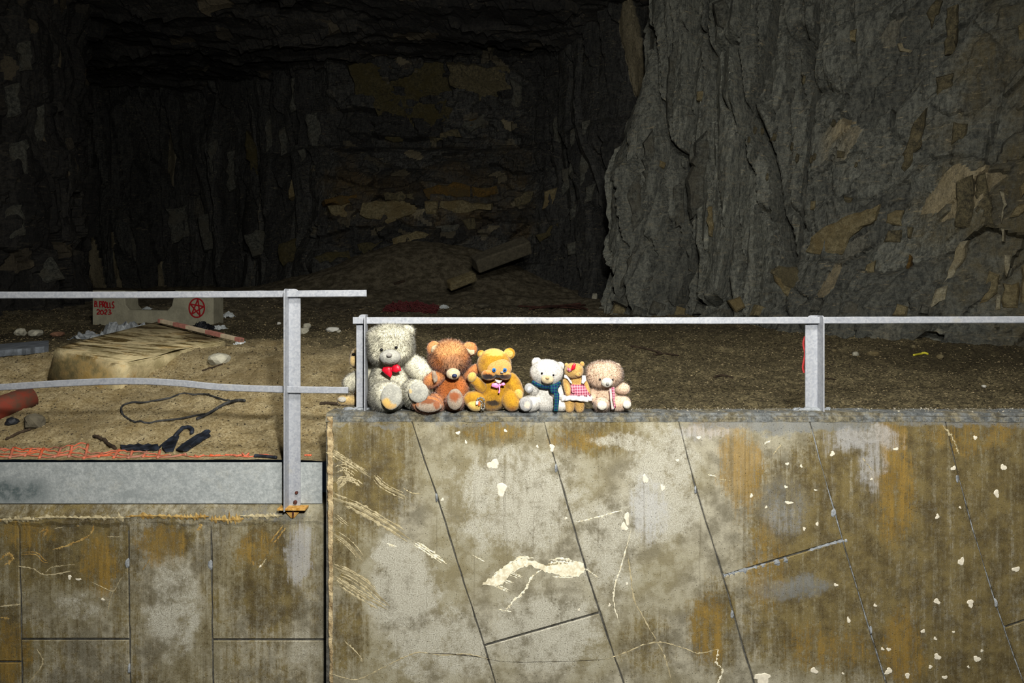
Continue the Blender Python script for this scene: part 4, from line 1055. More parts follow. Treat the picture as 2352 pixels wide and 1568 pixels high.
def ell(name, parent, px, py, D, rx, ry, mat, rd=None, tilt=0.0, fur=0.0, sq=1.0, noise=0.05, seed=0, dens=55000, big=False, flat_y=None, **kw):
    """ellipsoid part given in photograph pixels at distance D"""
    s = D / F; rd = rd if rd is not None else (rx + ry) / 2
    U = (ICO4 if big else ICO3).copy(); Fc = ICO4F if big else ICO3F
    V = np.sign(U) * np.abs(U) ** sq
    V = V * (1 + noise * fbm3(U, 1.6, seed + 400, 2))[:, None]
    sh = max(0.0, 0.55 * fur / s / max(rx, ry)) if fur else 0
    V = V * np.array([rx, rd, ry]) * s * (1 - min(.3, sh))
    V = V @ rotm(0, math.radians(tilt), 0).T
    V = V + P(px, py, D)
    return furry(name, V, Fc, mat, parent, fur, dens, **kw)

def limb(name, parent, a, b, ra, rb, mat, fur=0.0, dens=55000, noise=.05, seed=0, **kw):
    """tapered rounded limb from pixel point a=(px,py,D) to b, radii in pixels"""
    A = P(*a); Bp = P(*b); r0 = ra * a[2] / F - .5 * fur; r1 = rb * b[2] / F - .5 * fur
    ax = Bp - A; L = np.linalg.norm(ax); ax /= L
    t = np.cross(ax, [0.3, 1, 0.2]); t /= np.linalg.norm(t); u = np.cross(ax, t)
    rings = []; ang = np.linspace(0, 2 * math.pi, 20, endpoint=False)
    prof = [(-math.cos(q) * r0, math.sin(q) * r0) for q in np.linspace(0.12, math.pi / 2, 5)] + [(L * k, r0 + (r1 - r0) * k + .06 * math.sin(math.pi * k) * (r0 + r1)) for k in (.2, .4, .6, .8)] + [(L + math.sin(q) * r1, math.cos(q) * r1) for q in np.linspace(0, math.pi / 2 - .12, 5)]
    V = [A + ax * x + r * (math.cos(g) * t + math.sin(g) * u) for x, r in prof for g in ang]
    m = len(ang); Fc = []
    for i in range(len(prof) - 1):
        for k in range(m):
            k2 = (k + 1) % m; a0, a1, b0, b1 = i * m + k, i * m + k2, (i + 1) * m + k, (i + 1) * m + k2
            Fc += [[a0, a1, b1], [a0, b1, b0]]
    V += [A - ax * r0, Bp + ax * r1]; n = len(V)
    for k in range(m):
        k2 = (k + 1) % m; Fc += [[n - 2, k2, k], [n - 1, (len(prof) - 1) * m + k, (len(prof) - 1) * m + k2]]
    V = np.array(V); Fc = np.array(Fc)
    N, _ = vnorm(V, Fc)
    if ((V - V.mean(0)) * N).sum() < 0: Fc = Fc[:, ::-1]
    V = V + N * (noise * r0 * fbm3(V, 30, seed + 500, 2))[:, None] if False else V
    return furry(name, V, Fc, mat, parent, fur, dens, **kw)

def pillow(name, parent, poly, D, thick, mat, fur=0.0, tiltD=0.0, **kw):
    """cushioned fabric shape from a pixel outline; front and back bulge"""
    pl = np.array(poly, float); out = []
    for a, b in zip(pl, np.roll(pl, -1, 0)):
        m = max(1, int(np.hypot(*(b - a)) / 4))
        out += [a + (b - a) * k / m for k in range(m)]
    pl = np.array(out); ctr = pl.mean(0); n = len(pl); V = []; Fc = []
    rings = [(1.0, 0.0), (.85, .6), (.5, .95)]
    pts = []
    dd = lambda q: D + tiltD * (q[1] - ctr[1]) / 100.0
    for sgn in (-1, 1):
        for sc, bul in rings:
            if sgn == 1 and sc == 1.0: continue
            for q in pl:
                w = ctr + (q - ctr) * sc; p = P(w[0], w[1], dd(w)); p[1] += sgn * thick / 2 * bul; V.append(p)
    i_f = [0, n, 2 * n]; i_b = [0, 3 * n, 4 * n]
    for idx, flip in ((i_f, False), (i_b, True)):
        for a, b in zip(idx[:-1], idx[1:]):
            for k in range(n):
                k2 = (k + 1) % n; q = [[a + k, a + k2, b + k2], [a + k, b + k2, b + k]]
                Fc += [x[::-1] for x in q] if flip else q
        p = P(ctr[0], ctr[1], dd(ctr)); p[1] += (thick / 2 if flip else -thick / 2); V.append(p); ci = len(V) - 1
        for k in range(n):
            k2 = (k + 1) % n; Fc.append([idx[-1] + k2, idx[-1] + k, ci] if flip else [idx[-1] + k, idx[-1] + k2, ci])
    V = np.array(V); Fc = np.array(Fc)
    N, _ = vnorm(V, Fc)
    if ((V - V.mean(0)) * N).sum() < 0: Fc = Fc[:, ::-1]
    return furry(name, V, Fc, mat, parent, fur, **kw)

M['eye'] = simple('black_bead', c(14, 13, 14), .15, var=.1)
M['blue_eye'] = simple('blue_bead', c(40, 110, 190), .2, var=.1)
def eye(head, px, py, D, r, mat='eye'): return ell('eye', head, px, py, D, r, r, M[mat], rd=r * .8, noise=0)

# materials of the toys
W1 = fur_material('cream_white_fur', c(214, 209, 184), c(158, 154, 137), .55, 16)
W1g = fur_material('greyed_white_plush', c(172, 170, 157), c(134, 134, 126), .7, 18, extra=[(892, 922, 17, 16, 3.5, c(206, 166, 84), .9), (903, 928, 16, 10, 3.5, c(200, 160, 90), .8), (945, 896, 6, 6, 3.5, c(206, 176, 110), .7)])
O1 = fur_material('orange_brown_fur', c(188, 120, 66), c(150, 98, 60), .6, 20, extra=[(1036, 796, 66, 26, 3.6, c(200, 146, 92), .75), (1042, 832, 36, 24, 3.55, c(166, 122, 88), .75), (1010, 836, 16, 20, 3.6, c(176, 98, 34), .6), (1040, 888, 50, 26, 3.6, c(160, 84, 30), .75)])
O1p = fur_material('stained_paw_plush', c(158, 142, 122), c(136, 102, 76), .5, 24, extra=[(984, 918, 26, 10, 3.5, c(112, 58, 22), .9), (1006, 926, 10, 14, 3.5, c(130, 66, 24), .8), (960, 922, 8, 10, 3.5, c(150, 86, 36), .7), (1046, 908, 16, 16, 3.5, c(134, 68, 26), .9)])
Y1 = fur_material('mustard_yellow_plush', c(180, 132, 26), c(138, 92, 16), .55, 26, extra=[(1132, 925, 22, 9, 3.55, c(34, 24, 16), .95), (1175, 940, 14, 12, 3.55, c(150, 90, 20), .6), (1100, 846, 14, 24, 3.6, c(196, 140, 20), .6), (1140, 806, 40, 10, 3.6, c(214, 186, 96), .7), (1086, 886, 10, 10, 3.6, c(50, 34, 14), .7)])
Y1f = fur_material('peach_face_plush', c(202, 154, 84), c(184, 130, 58), .4, 26, extra=[(1121, 858, 18, 8, 3.5, c(166, 92, 24), .7), (1121, 864, 20, 9.5, 3.5, c(28, 15, 13), 1.0), (1147, 865, 26, 7, 3.5, c(24, 14, 13), 1.0), (1167, 864, 14, 8, 3.5, c(46, 26, 18), .9)])
Y1b = fur_material('pale_yellow_plush', c(208, 172, 88), c(178, 136, 50), .4, 30)
W2 = fur_material('soft_white_fur', c(214, 209, 198), c(176, 171, 160), .45, 24)
W2g = fur_material('grey_paw_plush', c(164, 162, 158), c(134, 134, 132), .6, 30, extra=[(1210, 928, 10, 10, 3.5, c(206, 192, 168), .7), (1216, 892, 7, 6, 3.5, c(214, 212, 206), .7)])
T2 = fur_material('tan_muzzle_plush', c(206, 186, 148), c(190, 166, 124), .4, 40)
G1 = fur_material('golden_tan_fur', c(196, 156, 88), c(168, 126, 58), .55, 40)
PK = fur_material('pinkish_beige_fur', c(222, 191, 162), c(198, 164, 134), .45, 26)
WP = fur_material('clean_white_plush', c(216, 209, 192), c(186, 179, 162), .35, 40)
BG = fur_material('beige_plush', c(196, 168, 112), c(160, 132, 80), .5, 30)
M['grey_nose'] = simple('grey_felt_nose', c(150, 146, 138), .9, var=.3, scale=60)
M['navy_nose'] = simple('navy_nose', c(36, 48, 84), .5, var=.4, scale=80)
M['tan_nose'] = simple('tan_nose', c(196, 160, 112), .8)
M['red_satin'] = simple('red_satin', c(214, 20, 44), .35, var=.35, scale=30)
M['pink_satin'] = simple('pink_satin', c(236, 140, 190), .35, var=.3, scale=60)
M['white_lace'] = simple('white_lace', c(226, 218, 210), .8, var=.2, scale=80)
M['thread'] = simple('dark_thread', c(60, 50, 44), .9)

def tartan(name, base, band, thin, sc):
    t = NT(name, .85, spec=.1)
    sx = t.n('ShaderNodeSeparateXYZ'); t.l(t.pos(), sx.inputs[0])
    def bands(sock, f, lo, ph=0.0):
        v = t.math('FRACT', t.math('ADD', t.math('MULTIPLY', sock, f), ph)); return t.math('LESS_THAN', v, lo)
    k = t.mix(t.math('MULTIPLY', bands(sx.outputs[0], sc, .45), .65), base, band)
    k = t.mix(t.math('MULTIPLY', bands(sx.outputs[2], sc, .45), .65), k, band)
    k = t.mix(t.math('MULTIPLY', bands(sx.outputs[0], sc, .12, .3), .8), k, thin)
    k = t.mix(t.math('MULTIPLY', bands(sx.outputs[2], sc, .12, .3), .8), k, thin)
    return t.done(k)
M['tartan_navy'] = tartan('navy_green_tartan', c(22, 38, 96), c(26, 78, 66), c(14, 22, 48), 70)
M['tartan_red'] = tartan('red_tartan', c(164, 52, 70), c(206, 146, 156), c(70, 60, 84), 75)
M['tartan_pale'] = tartan('pale_tartan', c(190, 206, 186), c(206, 150, 152), c(120, 130, 140), 80)

def stitch(head, pts, D, r=.0016, mat=None, name='stitching'):
    p = spline(np.array([P(x, y, D) for x, y in pts]), 16); V, Fc = tube(p, r, 5)
    return mk(name, V, Fc, mat or M['thread'], head)

# --- large white bear with the red bow
b = thing('teddy_bear', P(898, 945, 3.6), 'large dirty cream-white teddy bear with red bow leaning on the railing post', 'teddy bear', 'plush toys on the wall')
body = ell('torso', b, 898, 878, 3.66, 54, 58, W1, rd=44, fur=.013, noise=.1, big=True, seed=1, dens=80000, wild=.45)
hd = ell('head', b, 899, 794, 3.61, 56, 51, W1, rd=44, fur=.019, sq=.76, noise=.14, big=True, seed=2, tilt=-3, dens=110000, wild=.45, droop=.5)
ell('ear', hd, 866, 768, 3.62, 23, 20, W1, rd=14, fur=.014, seed=3, dens=90000, wild=.5)
ell('ear', hd, 933, 762, 3.62, 23, 19, W1, rd=14, fur=.014, seed=4, dens=90000, wild=.5)
ell('muzzle', hd, 896, 820, 3.505, 25, 18, W1g, rd=22, fur=.004, dens=60000, noise=.04, seed=5, width=.001)
ell('nose', hd, 894, 815, 3.448, 6.5, 5, M['grey_nose'], rd=5, noise=.05)
stitch(hd, [(884, 831), (894, 834), (906, 832)], 3.458)
eye(hd, 876.5, 803, 3.504, 3.6); eye(hd, 910, 798, 3.504, 3.6)
limb('arm', b, (940, 832, 3.64), (972, 855, 3.58), 24, 27, W1, fur=.013, seed=6)
limb('arm', b, (866, 850, 3.72), (808, 880, 3.745), 20, 23, W1, fur=.013, seed=7)
lg = limb('leg', b, (880, 910, 3.63), (892, 910, 3.545), 36, 38, W1, fur=.012, seed=8, dens=80000, wild=.45)
ell('foot_pad', lg, 899, 911, 3.448, 25, 31, W1g, rd=7, fur=.004, dens=60000, tilt=6, noise=.03, width=.001)
lg = limb('leg', b, (950, 905, 3.62), (958, 901, 3.545), 32, 34, W1, fur=.012, seed=9, dens=80000, wild=.45)
ell('foot_pad', lg, 961, 901, 3.462, 24, 25, W1g, rd=7, fur=.004, dens=60000, tilt=-14, noise=.04, width=.001)
bow = ell('bow_tie', b, 898.5, 848, 3.515, 4, 6, M['red_satin'], rd=4, noise=0)
pillow('bow_loop', bow, [(898, 844), (894, 841), (880, 843), (876, 850), (884, 858), (898, 868), (901, 858)], 3.512, .016, M['red_satin'])
pillow('bow_loop', bow, [(898, 846), (902, 839), (912, 836), (919, 841), (922, 851), (910, 856), (900, 853)], 3.512, .016, M['red_satin'])

# --- beige toy half hidden behind the post
b = thing('teddy_bear', P(838, 940, 3.8), 'beige plush toy mostly hidden behind the railing post and the big white bear', 'teddy bear', 'plush toys on the wall')
ell('torso', b, 842, 885, 3.82, 34, 40, BG, rd=30, fur=.008, seed=11)
hd = ell('head', b, 834, 822, 3.80, 32, 30, BG, rd=30, fur=.008, seed=12)
ell('muzzle', hd, 812, 828, 3.74, 10, 15, BG, rd=14, fur=.005, seed=13)
eye(hd, 812, 814, 3.725, 4)
limb('arm', b, (830, 868, 3.80), (798, 884, 3.78), 12, 9, BG, fur=.007, seed=14)
lg = limb('leg', b, (830, 920, 3.80), (786, 919, 3.72), 12, 13, BG, fur=.006, seed=15)
ell('foot_pad', lg, 786, 917, 3.69, 10, 7, WP, rd=5, fur=.003)

# --- orange-brown bear
b = thing('teddy_bear', P(1036, 946, 3.6), 'orange-brown teddy bear with bowed head beside the big white bear', 'teddy bear', 'plush toys on the wall')
ell('torso', b, 1038, 897, 3.62, 44, 46, O1, rd=36, fur=.012, big=True, seed=21, noise=.1, dens=80000, wild=.45)
hd = ell('head', b, 1033, 823, 3.59, 52, 44, O1, rd=42, fur=.016, big=True, seed=22, noise=.09, dens=110000, wild=.4, droop=.45)
e_ = ell('ear', hd, 998, 802, 3.57, 20, 22, O1, rd=10, fur=.010, seed=23, tilt=-20)
ell('ear_lining', e_, 1001, 804, 3.552, 12, 13, T2, rd=5, fur=.005, seed=24, tilt=-20)
e_ = ell('ear', hd, 1079, 801, 3.58, 20, 19, O1, rd=10, fur=.010, seed=25, tilt=30)
pillow('ear_lining', e_, [(1070, 799), (1079, 803), (1090, 803), (1090, 813), (1082, 816), (1075, 809)], 3.556, .014, T2, fur=.005)
ell('muzzle', hd, 1041, 858, 3.505, 17, 14, T2, rd=15, fur=.004, seed=26)
ell('nose', hd, 1044, 862.5, 3.472, 6, 4.5, M['navy_nose'], rd=5, noise=0)
eye(hd, 1024, 849, 3.500, 1.9); eye(hd, 1056, 849, 3.500, 1.9)
limb('arm', b, (1012, 862, 3.58), (988, 876, 3.53), 17, 19, O1, fur=.010, seed=27)
o = [x for x in b.children if x.name.startswith('arm')][0]
pillow('paw_pad', o, [(992, 850), (1000, 852), (1005, 866), (1004, 876), (997, 880), (993, 866)], 3.468, .014, O1p, fur=.003)
limb('arm', b, (1075, 862, 3.60), (1094, 846, 3.60), 14, 13, O1, fur=.010, seed=28)
lg = limb('leg', b, (1005, 925, 3.60), (981, 930, 3.53), 26, 25, O1, fur=.010, seed=29)
ell('foot', lg, 981, 929, 3.515, 38, 22, O1, rd=18, fur=.009, tilt=2, seed=30)
ell('foot_pad', lg, 984, 931, 3.468, 31, 16, O1p, rd=7, fur=.004, tilt=4, seed=31)
lg = limb('leg', b, (1046, 925, 3.60), (1044, 920, 3.53), 23, 23, O1, fur=.010, seed=32)
ell('foot_pad', lg, 1045, 917, 3.468, 19, 25, O1p, rd=8, fur=.004, seed=33)

# --- yellow bear with the dark moustache of dirt
b = thing('teddy_bear', P(1138, 940, 3.6), 'mustard yellow teddy bear with blue eyes, dirty muzzle and pink bow', 'teddy bear', 'plush toys on the wall')
ell('torso', b, 1133, 903, 3.61, 42, 42, Y1, rd=34, fur=.004, dens=70000, big=True, seed=41, noise=.08)
hd = ell('head', b, 1135, 837, 3.58, 41, 37, Y1, rd=35, fur=.004, dens=70000, big=True, seed=42, tilt=6)
for (ex, ey, er) in ((1105, 813, 10), (1170, 812, 14)):
    e_ = ell('ear', hd, ex, ey, 3.58, er, er, Y1, rd=6, fur=.003, seed=43)
    ell('ear_lining', e_, ex + .5, ey + 1, 3.566, er * .62, er * .62, Y1b, rd=3, fur=.002)
fc = ell('face', hd, 1146, 845, 3.525, 31, 23, Y1f, rd=15, fur=.002, dens=60000, seed=44, tilt=5)
ell('cheek', hd, 1123, 861, 3.515, 18, 13, Y1f, rd=14, fur=.002, seed=45)
ell('cheek', hd, 1160, 862, 3.512, 15, 11, Y1f, rd=12, fur=.002, seed=46)
for ex in (1134.8, 1159.6):
    q = ell('eye', hd, ex, 849.5, 3.488, 4.4, 4.8, M['blue_eye'], rd=3.2, noise=0)
    ell('pupil', hd, ex + .3, 849.8, 3.481, 2.0, 2.2, M['eye'], rd=2, noise=0)
ell('nose', hd, 1153, 855, 3.487, 4, 2.6, M['grey_nose'], rd=3, noise=0)
pillow('mouth', hd, [(1136, 871), (1146, 873), (1154, 873), (1150, 879), (1145, 881), (1140, 878)], 3.515, .010, WP)
arm = limb('arm', b, (1108, 892, 3.56), (1088, 872, 3.54), 13, 12, Y1, fur=.004, seed=47)
ell('paw', arm, 1084, 866, 3.525, 11, 13, Y1b, rd=11, fur=.003, tilt=25, seed=48)
limb('arm', b, (1172, 874, 3.60), (1188, 900, 3.58), 20, 17, Y1, fur=.004, dens=70000, seed=49)
lg = limb('leg', b, (1104, 918, 3.58), (1083, 917, 3.55), 21, 20, Y1, fur=.004, seed=50)
ell('foot', lg, 1090, 931, 3.53, 19, 14, Y1b, rd=16, fur=.003, tilt=20, seed=51)
lg = limb('leg', b, (1168, 908, 3.58), (1176, 925, 3.555), 22, 21, Y1, fur=.004, seed=52)
ell('foot', lg, 1191, 905, 3.555, 11, 14, Y1b, rd=12, fur=.003, tilt=-20, seed=53)
bw = ell('bow_tie', b, 1148, 884, 3.505, 3, 3.5, M['pink_satin'], rd=3, noise=0)
pillow('bow_loop', bw, [(1147, 884), (1140, 879), (1130, 880), (1128, 887), (1136, 890), (1143, 892)], 3.505, .010, M['pink_satin'])
pillow('bow_loop', bw, [(1149, 884), (1153, 879), (1158, 878), (1161, 883), (1156, 886)], 3.505, .010, M['pink_satin'])
pillow('ribbon_tail', bw, [(1145, 886), (1149, 886), (1149, 899), (1147, 904), (1144, 902), (1146, 895)], 3.503, .005, M['pink_satin'])

# --- white bear with the tartan scarf
b = thing('teddy_bear', P(1250, 946, 3.6), 'clean white teddy bear wearing a navy and green tartan scarf', 'teddy bear', 'plush toys on the wall')
ell('torso', b, 1254, 912, 3.61, 37, 37, W2, rd=30, fur=.005, dens=90000, big=True, seed=61)
hd = ell('head', b, 1255, 856, 3.575, 40, 33, W2, rd=32, fur=.005, dens=90000, big=True, seed=62, tilt=5)
for ex, ey, er in ((1233, 833, 14), (1286, 841, 12)): ell('ear', hd, ex, ey, 3.585, er, er, W2, rd=7, fur=.006, seed=63)
ell('muzzle', hd, 1257, 871, 3.512, 16, 12, T2, rd=13, fur=.003, seed=64, tilt=8)
ell('nose', hd, 1257.5, 867.5, 3.480, 4.5, 3.2, M['tan_nose'], rd=3, noise=0)
stitch(hd, [(1250, 879), (1257, 881), (1264, 880)], 3.484, .0011)
eye(hd, 1244.6, 857, 3.506, 2.6); eye(hd, 1271.4, 861, 3.507, 2.3)
ar = limb('arm', b, (1230, 898, 3.58), (1217, 892, 3.54), 13, 13, W2, fur=.006, seed=65)
ell('paw_pad', ar, 1215, 891, 3.512, 11, 12, W2g, rd=5, fur=.003, seed=66)
limb('arm', b, (1280, 890, 3.60), (1288, 908, 3.57), 12, 12, W2, fur=.006, seed=67)
lg = limb('leg', b, (1228, 925, 3.58), (1209, 928, 3.535), 19, 19, W2, fur=.006, seed=68)
ell('foot_pad', lg, 1208, 928, 3.494, 16, 17, W2g, rd=6, fur=.003, seed=69)
limb('leg', b, (1275, 930, 3.60), (1290, 932, 3.55), 15, 14, W2, fur=.006, seed=70)
sf = stitch(b, [(1222, 876), (1236, 884), (1256, 889), (1276, 884), (1288, 878)], 3.528, .010, M['tartan_navy'], 'scarf')
pillow('scarf_knot', sf, [(1262, 884), (1276, 886), (1286, 882), (1284, 890), (1280, 896), (1285, 905), (1276, 908), (1264, 902), (1261, 892)], 3.505, .022, M['tartan_navy'])
pillow('scarf_tail', sf, [(1272, 902), (1285, 904), (1284, 925), (1281, 946), (1271, 945), (1273, 925)], 3.492, .012, M['tartan_navy'])

# --- little bear in the tartan dress
b = thing('teddy_bear', P(1319, 946, 3.55), 'small golden tan bear standing in a red tartan dress with a bow on its head', 'teddy bear', 'plush toys on the wall')
ell('torso', b, 1324, 888, 3.56, 20, 28, G1, rd=17, fur=.004, dens=80000, seed=81)
hd = ell('head', b, 1318, 851, 3.545, 23, 19, G1, rd=20, fur=.004, dens=80000, sq=.85, seed=82)
ell('ear', hd, 1337, 836, 3.55, 6, 7, G1, rd=4, fur=.003); ell('ear', hd, 1301, 838, 3.55, 5, 6, G1, rd=4, fur=.003)
ell('muzzle', hd, 1328, 860, 3.510, 8, 6, G1, rd=7, fur=.003)
ell('nose', hd, 1331, 857, 3.495, 2.2, 1.8, M['tan_nose'], rd=1.8, noise=0)
hb = ell('hair_bow', hd, 1312, 848, 3.495, 2.5, 2.5, M['red_satin'], rd=2, noise=0)
pillow('bow_loop', hb, [(1312, 847), (1303, 843), (1302, 850), (1307, 854), (1314, 852)], 3.495, .008, M['tartan_red'])
pillow('bow_loop', hb, [(1312, 847), (1313, 840), (1319, 833), (1323, 837), (1321, 846), (1316, 850)], 3.495, .008, M['red_satin'])
limb('arm', b, (1300, 876, 3.545), (1305, 904, 3.525), 9, 8, G1, fur=.004, dens=80000)
limb('arm', b, (1343, 876, 3.545), (1351, 902, 3.54), 7, 7, G1, fur=.004, dens=80000)
limb('leg', b, (1308, 915, 3.55), (1308, 937, 3.545), 13, 12, G1, fur=.004, dens=80000)
limb('leg', b, (1330, 915, 3.55), (1331, 937, 3.545), 12, 12, G1, fur=.004, dens=80000)
def skirt(name, parent, px, D, prof, mat, amp, nw, seed=0):
    n = 72; V = []; Fc = []
    for j, (py, r) in enumerate(prof):
        for k in range(n):
            a = 2 * math.pi * k / n; rr = r * (1 + amp * j / max(1, len(prof) - 1) * math.sin(nw * a + seed))
            p = P(px, py, D); s = D / F
            V.append(p + np.array([rr * math.cos(a) * s, .62 * rr * math.sin(a) * s, .6 * amp * r * s * math.sin(3 * a + seed) * (j > 0)]))
    m = len(prof)
    for j in range(m - 1):
        for k in range(n):
            k2 = (k + 1) % n; Fc.append([j * n + k, j * n + k2, (j + 1) * n + k2, (j + 1) * n + k])
    o = mk(name, V, Fc, mat, parent, smooth=True)
    md = o.modifiers.new('cloth', 'SOLIDIFY'); md.thickness = .0015
    return o
dr = skirt('dress', b, 1327, 3.545, [(882, 17), (887, 20), (896, 25), (908, 30)], M['tartan_red'], .05, 11)
skirt('frill', dr, 1325, 3.545, [(906, 30), (912, 33), (918, 35)], M['white_lace'], .09, 13, 1)
pillow('strap', dr, [(1297, 860), (1302, 862), (1313, 876), (1315, 882), (1310, 880), (1302, 869), (1295, 866)], 3.512, .008, M['white_lace'])
pillow('strap', dr, [(1337, 862), (1345, 862), (1347, 874), (1340, 882), (1335, 880)], 3.512, .008, M['white_lace'])
pillow('sash_bow', dr, [(1312, 889), (1320, 890), (1321, 902), (1316, 904), (1311, 898)], 3.498, .008, M['tartan_red'])

# --- pinkish beige bear
b = thing('teddy_bear', P(1390, 943, 3.6), 'fluffy pinkish beige teddy bear with white muzzle at the right end of the row', 'teddy bear', 'plush toys on the wall')
ell('torso', b, 1389, 913, 3.60, 34, 33, PK, rd=28, fur=.009, dens=90000, wild=.45, big=True, seed=91)
hd = ell('head', b, 1387, 861, 3.57, 45, 32, PK, rd=31, fur=.014, dens=110000, big=True, seed=92, sq=.84, wild=.45, droop=.2)
ell('ear', hd, 1358, 846, 3.58, 12, 12, PK, rd=7, fur=.009, seed=93); ell('ear', hd, 1416, 842, 3.58, 12, 11, PK, rd=7, fur=.009, seed=94)
ell('muzzle', hd, 1394, 878, 3.505, 14, 12, WP, rd=12, fur=.0025, dens=60000, noise=.02)
ell('nose', hd, 1395.5, 881, 3.475, 4, 3.6, M['grey_nose'], rd=3, noise=0)
eye(hd, 1378, 871.5, 3.503, 2.6); eye(hd, 1407, 872, 3.503, 2.4)
limb('arm', b, (1415, 888, 3.58), (1434, 893, 3.55), 14, 15, PK, fur=.009, seed=95)
limb('arm', b, (1365, 895, 3.59), (1360, 914, 3.57), 14, 13, PK, fur=.009, seed=96)
lg = limb('leg', b, (1380, 930, 3.58), (1383, 928, 3.535), 19, 19, PK, fur=.009, seed=97)
ell('foot_pad', lg, 1383, 931, 3.492, 12, 11, WP, rd=5, fur=.0025)
lg = limb('leg', b, (1412, 928, 3.58), (1433, 925, 3.545), 19, 18, PK, fur=.009, seed=98)
ell('foot_pad', lg, 1440, 929, 3.503, 10, 10, WP, rd=5, fur=.0025)
rb = pillow('ribbon', b, [(1399, 892), (1404, 891), (1407, 910), (1406, 920), (1411, 941), (1405, 942), (1401, 915)], 3.505, .006, M['tartan_pale'])
pillow('ribbon_tail', rb, [(1404, 890), (1411, 888), (1413, 905), (1412, 920), (1415, 935), (1411, 940), (1408, 918)], 3.502, .006, M['tartan_red'])
M['tartan_pale']

# --- little chain trinket on the yellow bear's lap
tk = thing('key_chain', P(1104, 940, 3.5), 'silvery bead chain with white and orange tag at the yellow bear\'s foot', 'key chain')
M['steel'] = simple('dull_steel', c(150, 148, 140), .4, metal=.6, var=.5, scale=200)
M['orange_tag'] = simple('orange_tag', c(224, 96, 40), .6)
pts = spline([P(x, y, 3.49) for x, y in ((1096, 926), (1096, 918), (1102, 913), (1109, 915), (1113, 922), (1112, 934), (1108, 941), (1105, 934), (1107, 924), (1101, 920))], 44)
for k in range(0, len(pts)):
    V = ICO3 * .0042 * rng.uniform(.8, 1.25) + pts[k] + rng.normal(0, .0012, 3)
    if k % 1 == 0: mk('bead', V, ICO3F, M['steel'], tk, smooth=True)
pillow('tag', tk, [(1093, 922), (1099, 920), (1100, 928), (1093, 930)], 3.482, .004, M['white_lace'])
pillow('tag', tk, [(1098, 924), (1102, 921), (1103, 930), (1099, 933)], 3.480, .004, M['orange_tag'])

# ------------------------------------------------------------------ things lying on the cave floor
O0 = np.array([0, CAMY, CAMZ])
def Dof(p): return float(p[1] - CAMY)
M['blockc'] = simple('pale_cast_concrete', c(150, 146, 124), .9, var=.25, scale=6, bump=.5, bscale=40)
M['spray'] = simple('red_spray_paint', c(150, 16, 22), .8, var=.3, scale=50)
M['slabtop'] = None
def slab_material():
    t = NT('mossy_concrete_slab', .9, spec=.2)
    n = t.noise(5, 6, .7); g = t.noise(60, 5, .8)
    st = t.noise(1, 5, .65, t.map(t.obj(), (2.2, 9, 4), rot=(0, 0, .5)), dist=.8)
    k = t.mix(t.mr(n, .35, .65), c(150, 138, 100), c(206, 190, 148))
    k = t.mix(t.mr(n, .52, .66, 0, .7), k, c(150, 116, 46))
    sx = t.n('ShaderNodeSeparateXYZ'); t.l(t.n('ShaderNodeNewGeometry').outputs['Normal'], sx.inputs[0])
    k = t.mix(t.math('MULTIPLY', t.mr(t.math('ADD', st, t.math('MULTIPLY', g, .35)), .62, .76), t.mr(sx.outputs[2], .5, .8)), k, t.mix(t.mr(g, .4, .6), c(44, 34, 12), c(96, 78, 34)))
    k = t.mix(t.mr(g, .6, .72, 0, .6), k, c(216, 200, 150))
    w = t.warped(6, .12)
    k = t.mix(t.pblob(w, 180, 866, 150, 62, 4.9, k=.85, soft=.6), k, t.mix(t.mr(n, .4, .6), c(84, 76, 46), c(132, 108, 58)))
    t.bump(t.math('ADD', g, n), .6, .012)
    return t.done(k)
M['slabtop'] = slab_material()

# cast concrete block with a notch, sprayed with red graffiti
qb, _ = hit(350, 744); Db = Dof(qb)
blk = thing('concrete_block', P(350, 742, Db), 'pale concrete block with a deep notch and red graffiti behind the rubble', 'concrete block')
outl = [(212, 750), (212, 667), (286, 667), (288, 700), (297, 711), (384, 713), (394, 702), (402, 667), (490, 667), (490, 750)]
fr = [at(x, y, Db) for x, y in outl]; bk = [(a, b_ + .36, d) for a, b_, d in fr]
mk('body', *prism(fr, bk, .008, 1), M['blockc'], blk)
def strokes(name, paths, D, r, parent, mat):
    parts = []
    for p in paths:
        q = np.array([P(x, y, D) for x, y in p]); q = spline(q, max(8, 5 * len(p))) if len(p) > 2 else np.array([q[0] + (q[1] - q[0]) * t for t in np.linspace(0, 1, 6)])
        V, Fc = tube(q, r, 6); V[:, 1] = (V[:, 1] - (D + CAMY)) * .3 + D + CAMY; parts.append((V, Fc))
    return mk(name, *join(parts), mat, parent)
GL = {'B': [[(0, 0), (0, 10)], [(0, 0), (4, 1), (4, 4), (0, 5)], [(0, 5), (5, 6), (5, 9), (0, 10)]], '.': [[(1, 9), (2, 10)]], 'P': [[(0, 0), (0, 10)], [(0, 0), (5, 1), (5, 5), (0, 5.5)]], 'R': [[(0, 0), (0, 10)], [(0, 0), (4.5, 1), (4.5, 4.5), (0, 5)], [(1.5, 5), (5, 10)]],
      'O': [[(2.5, 0), (0, 3), (0, 8), (2.5, 10), (5, 8), (5, 3), (2.5, 0)]], 'L': [[(0, 1), (0, 10)], [(0, 10), (4.5, 9.6)]], 'S': [[(5, 1), (2, 0), (0.3, 2.5), (3, 5), (5, 7.5), (2.5, 10), (0, 9)]], '2': [[(0, 2), (2.5, 0), (5, 2.5), (1, 8), (0, 10)], [(0, 10), (5, 9.8)]], '0': [[(2.5, 0), (0, 3), (0, 8), (2.5, 10), (5, 8), (5, 3), (2.5, 0)]], '3': [[(0, 0.5), (4.5, 1), (4, 4), (1.8, 5)], [(1.8, 5), (5, 6.5), (4, 9.5), (0, 10)]]}
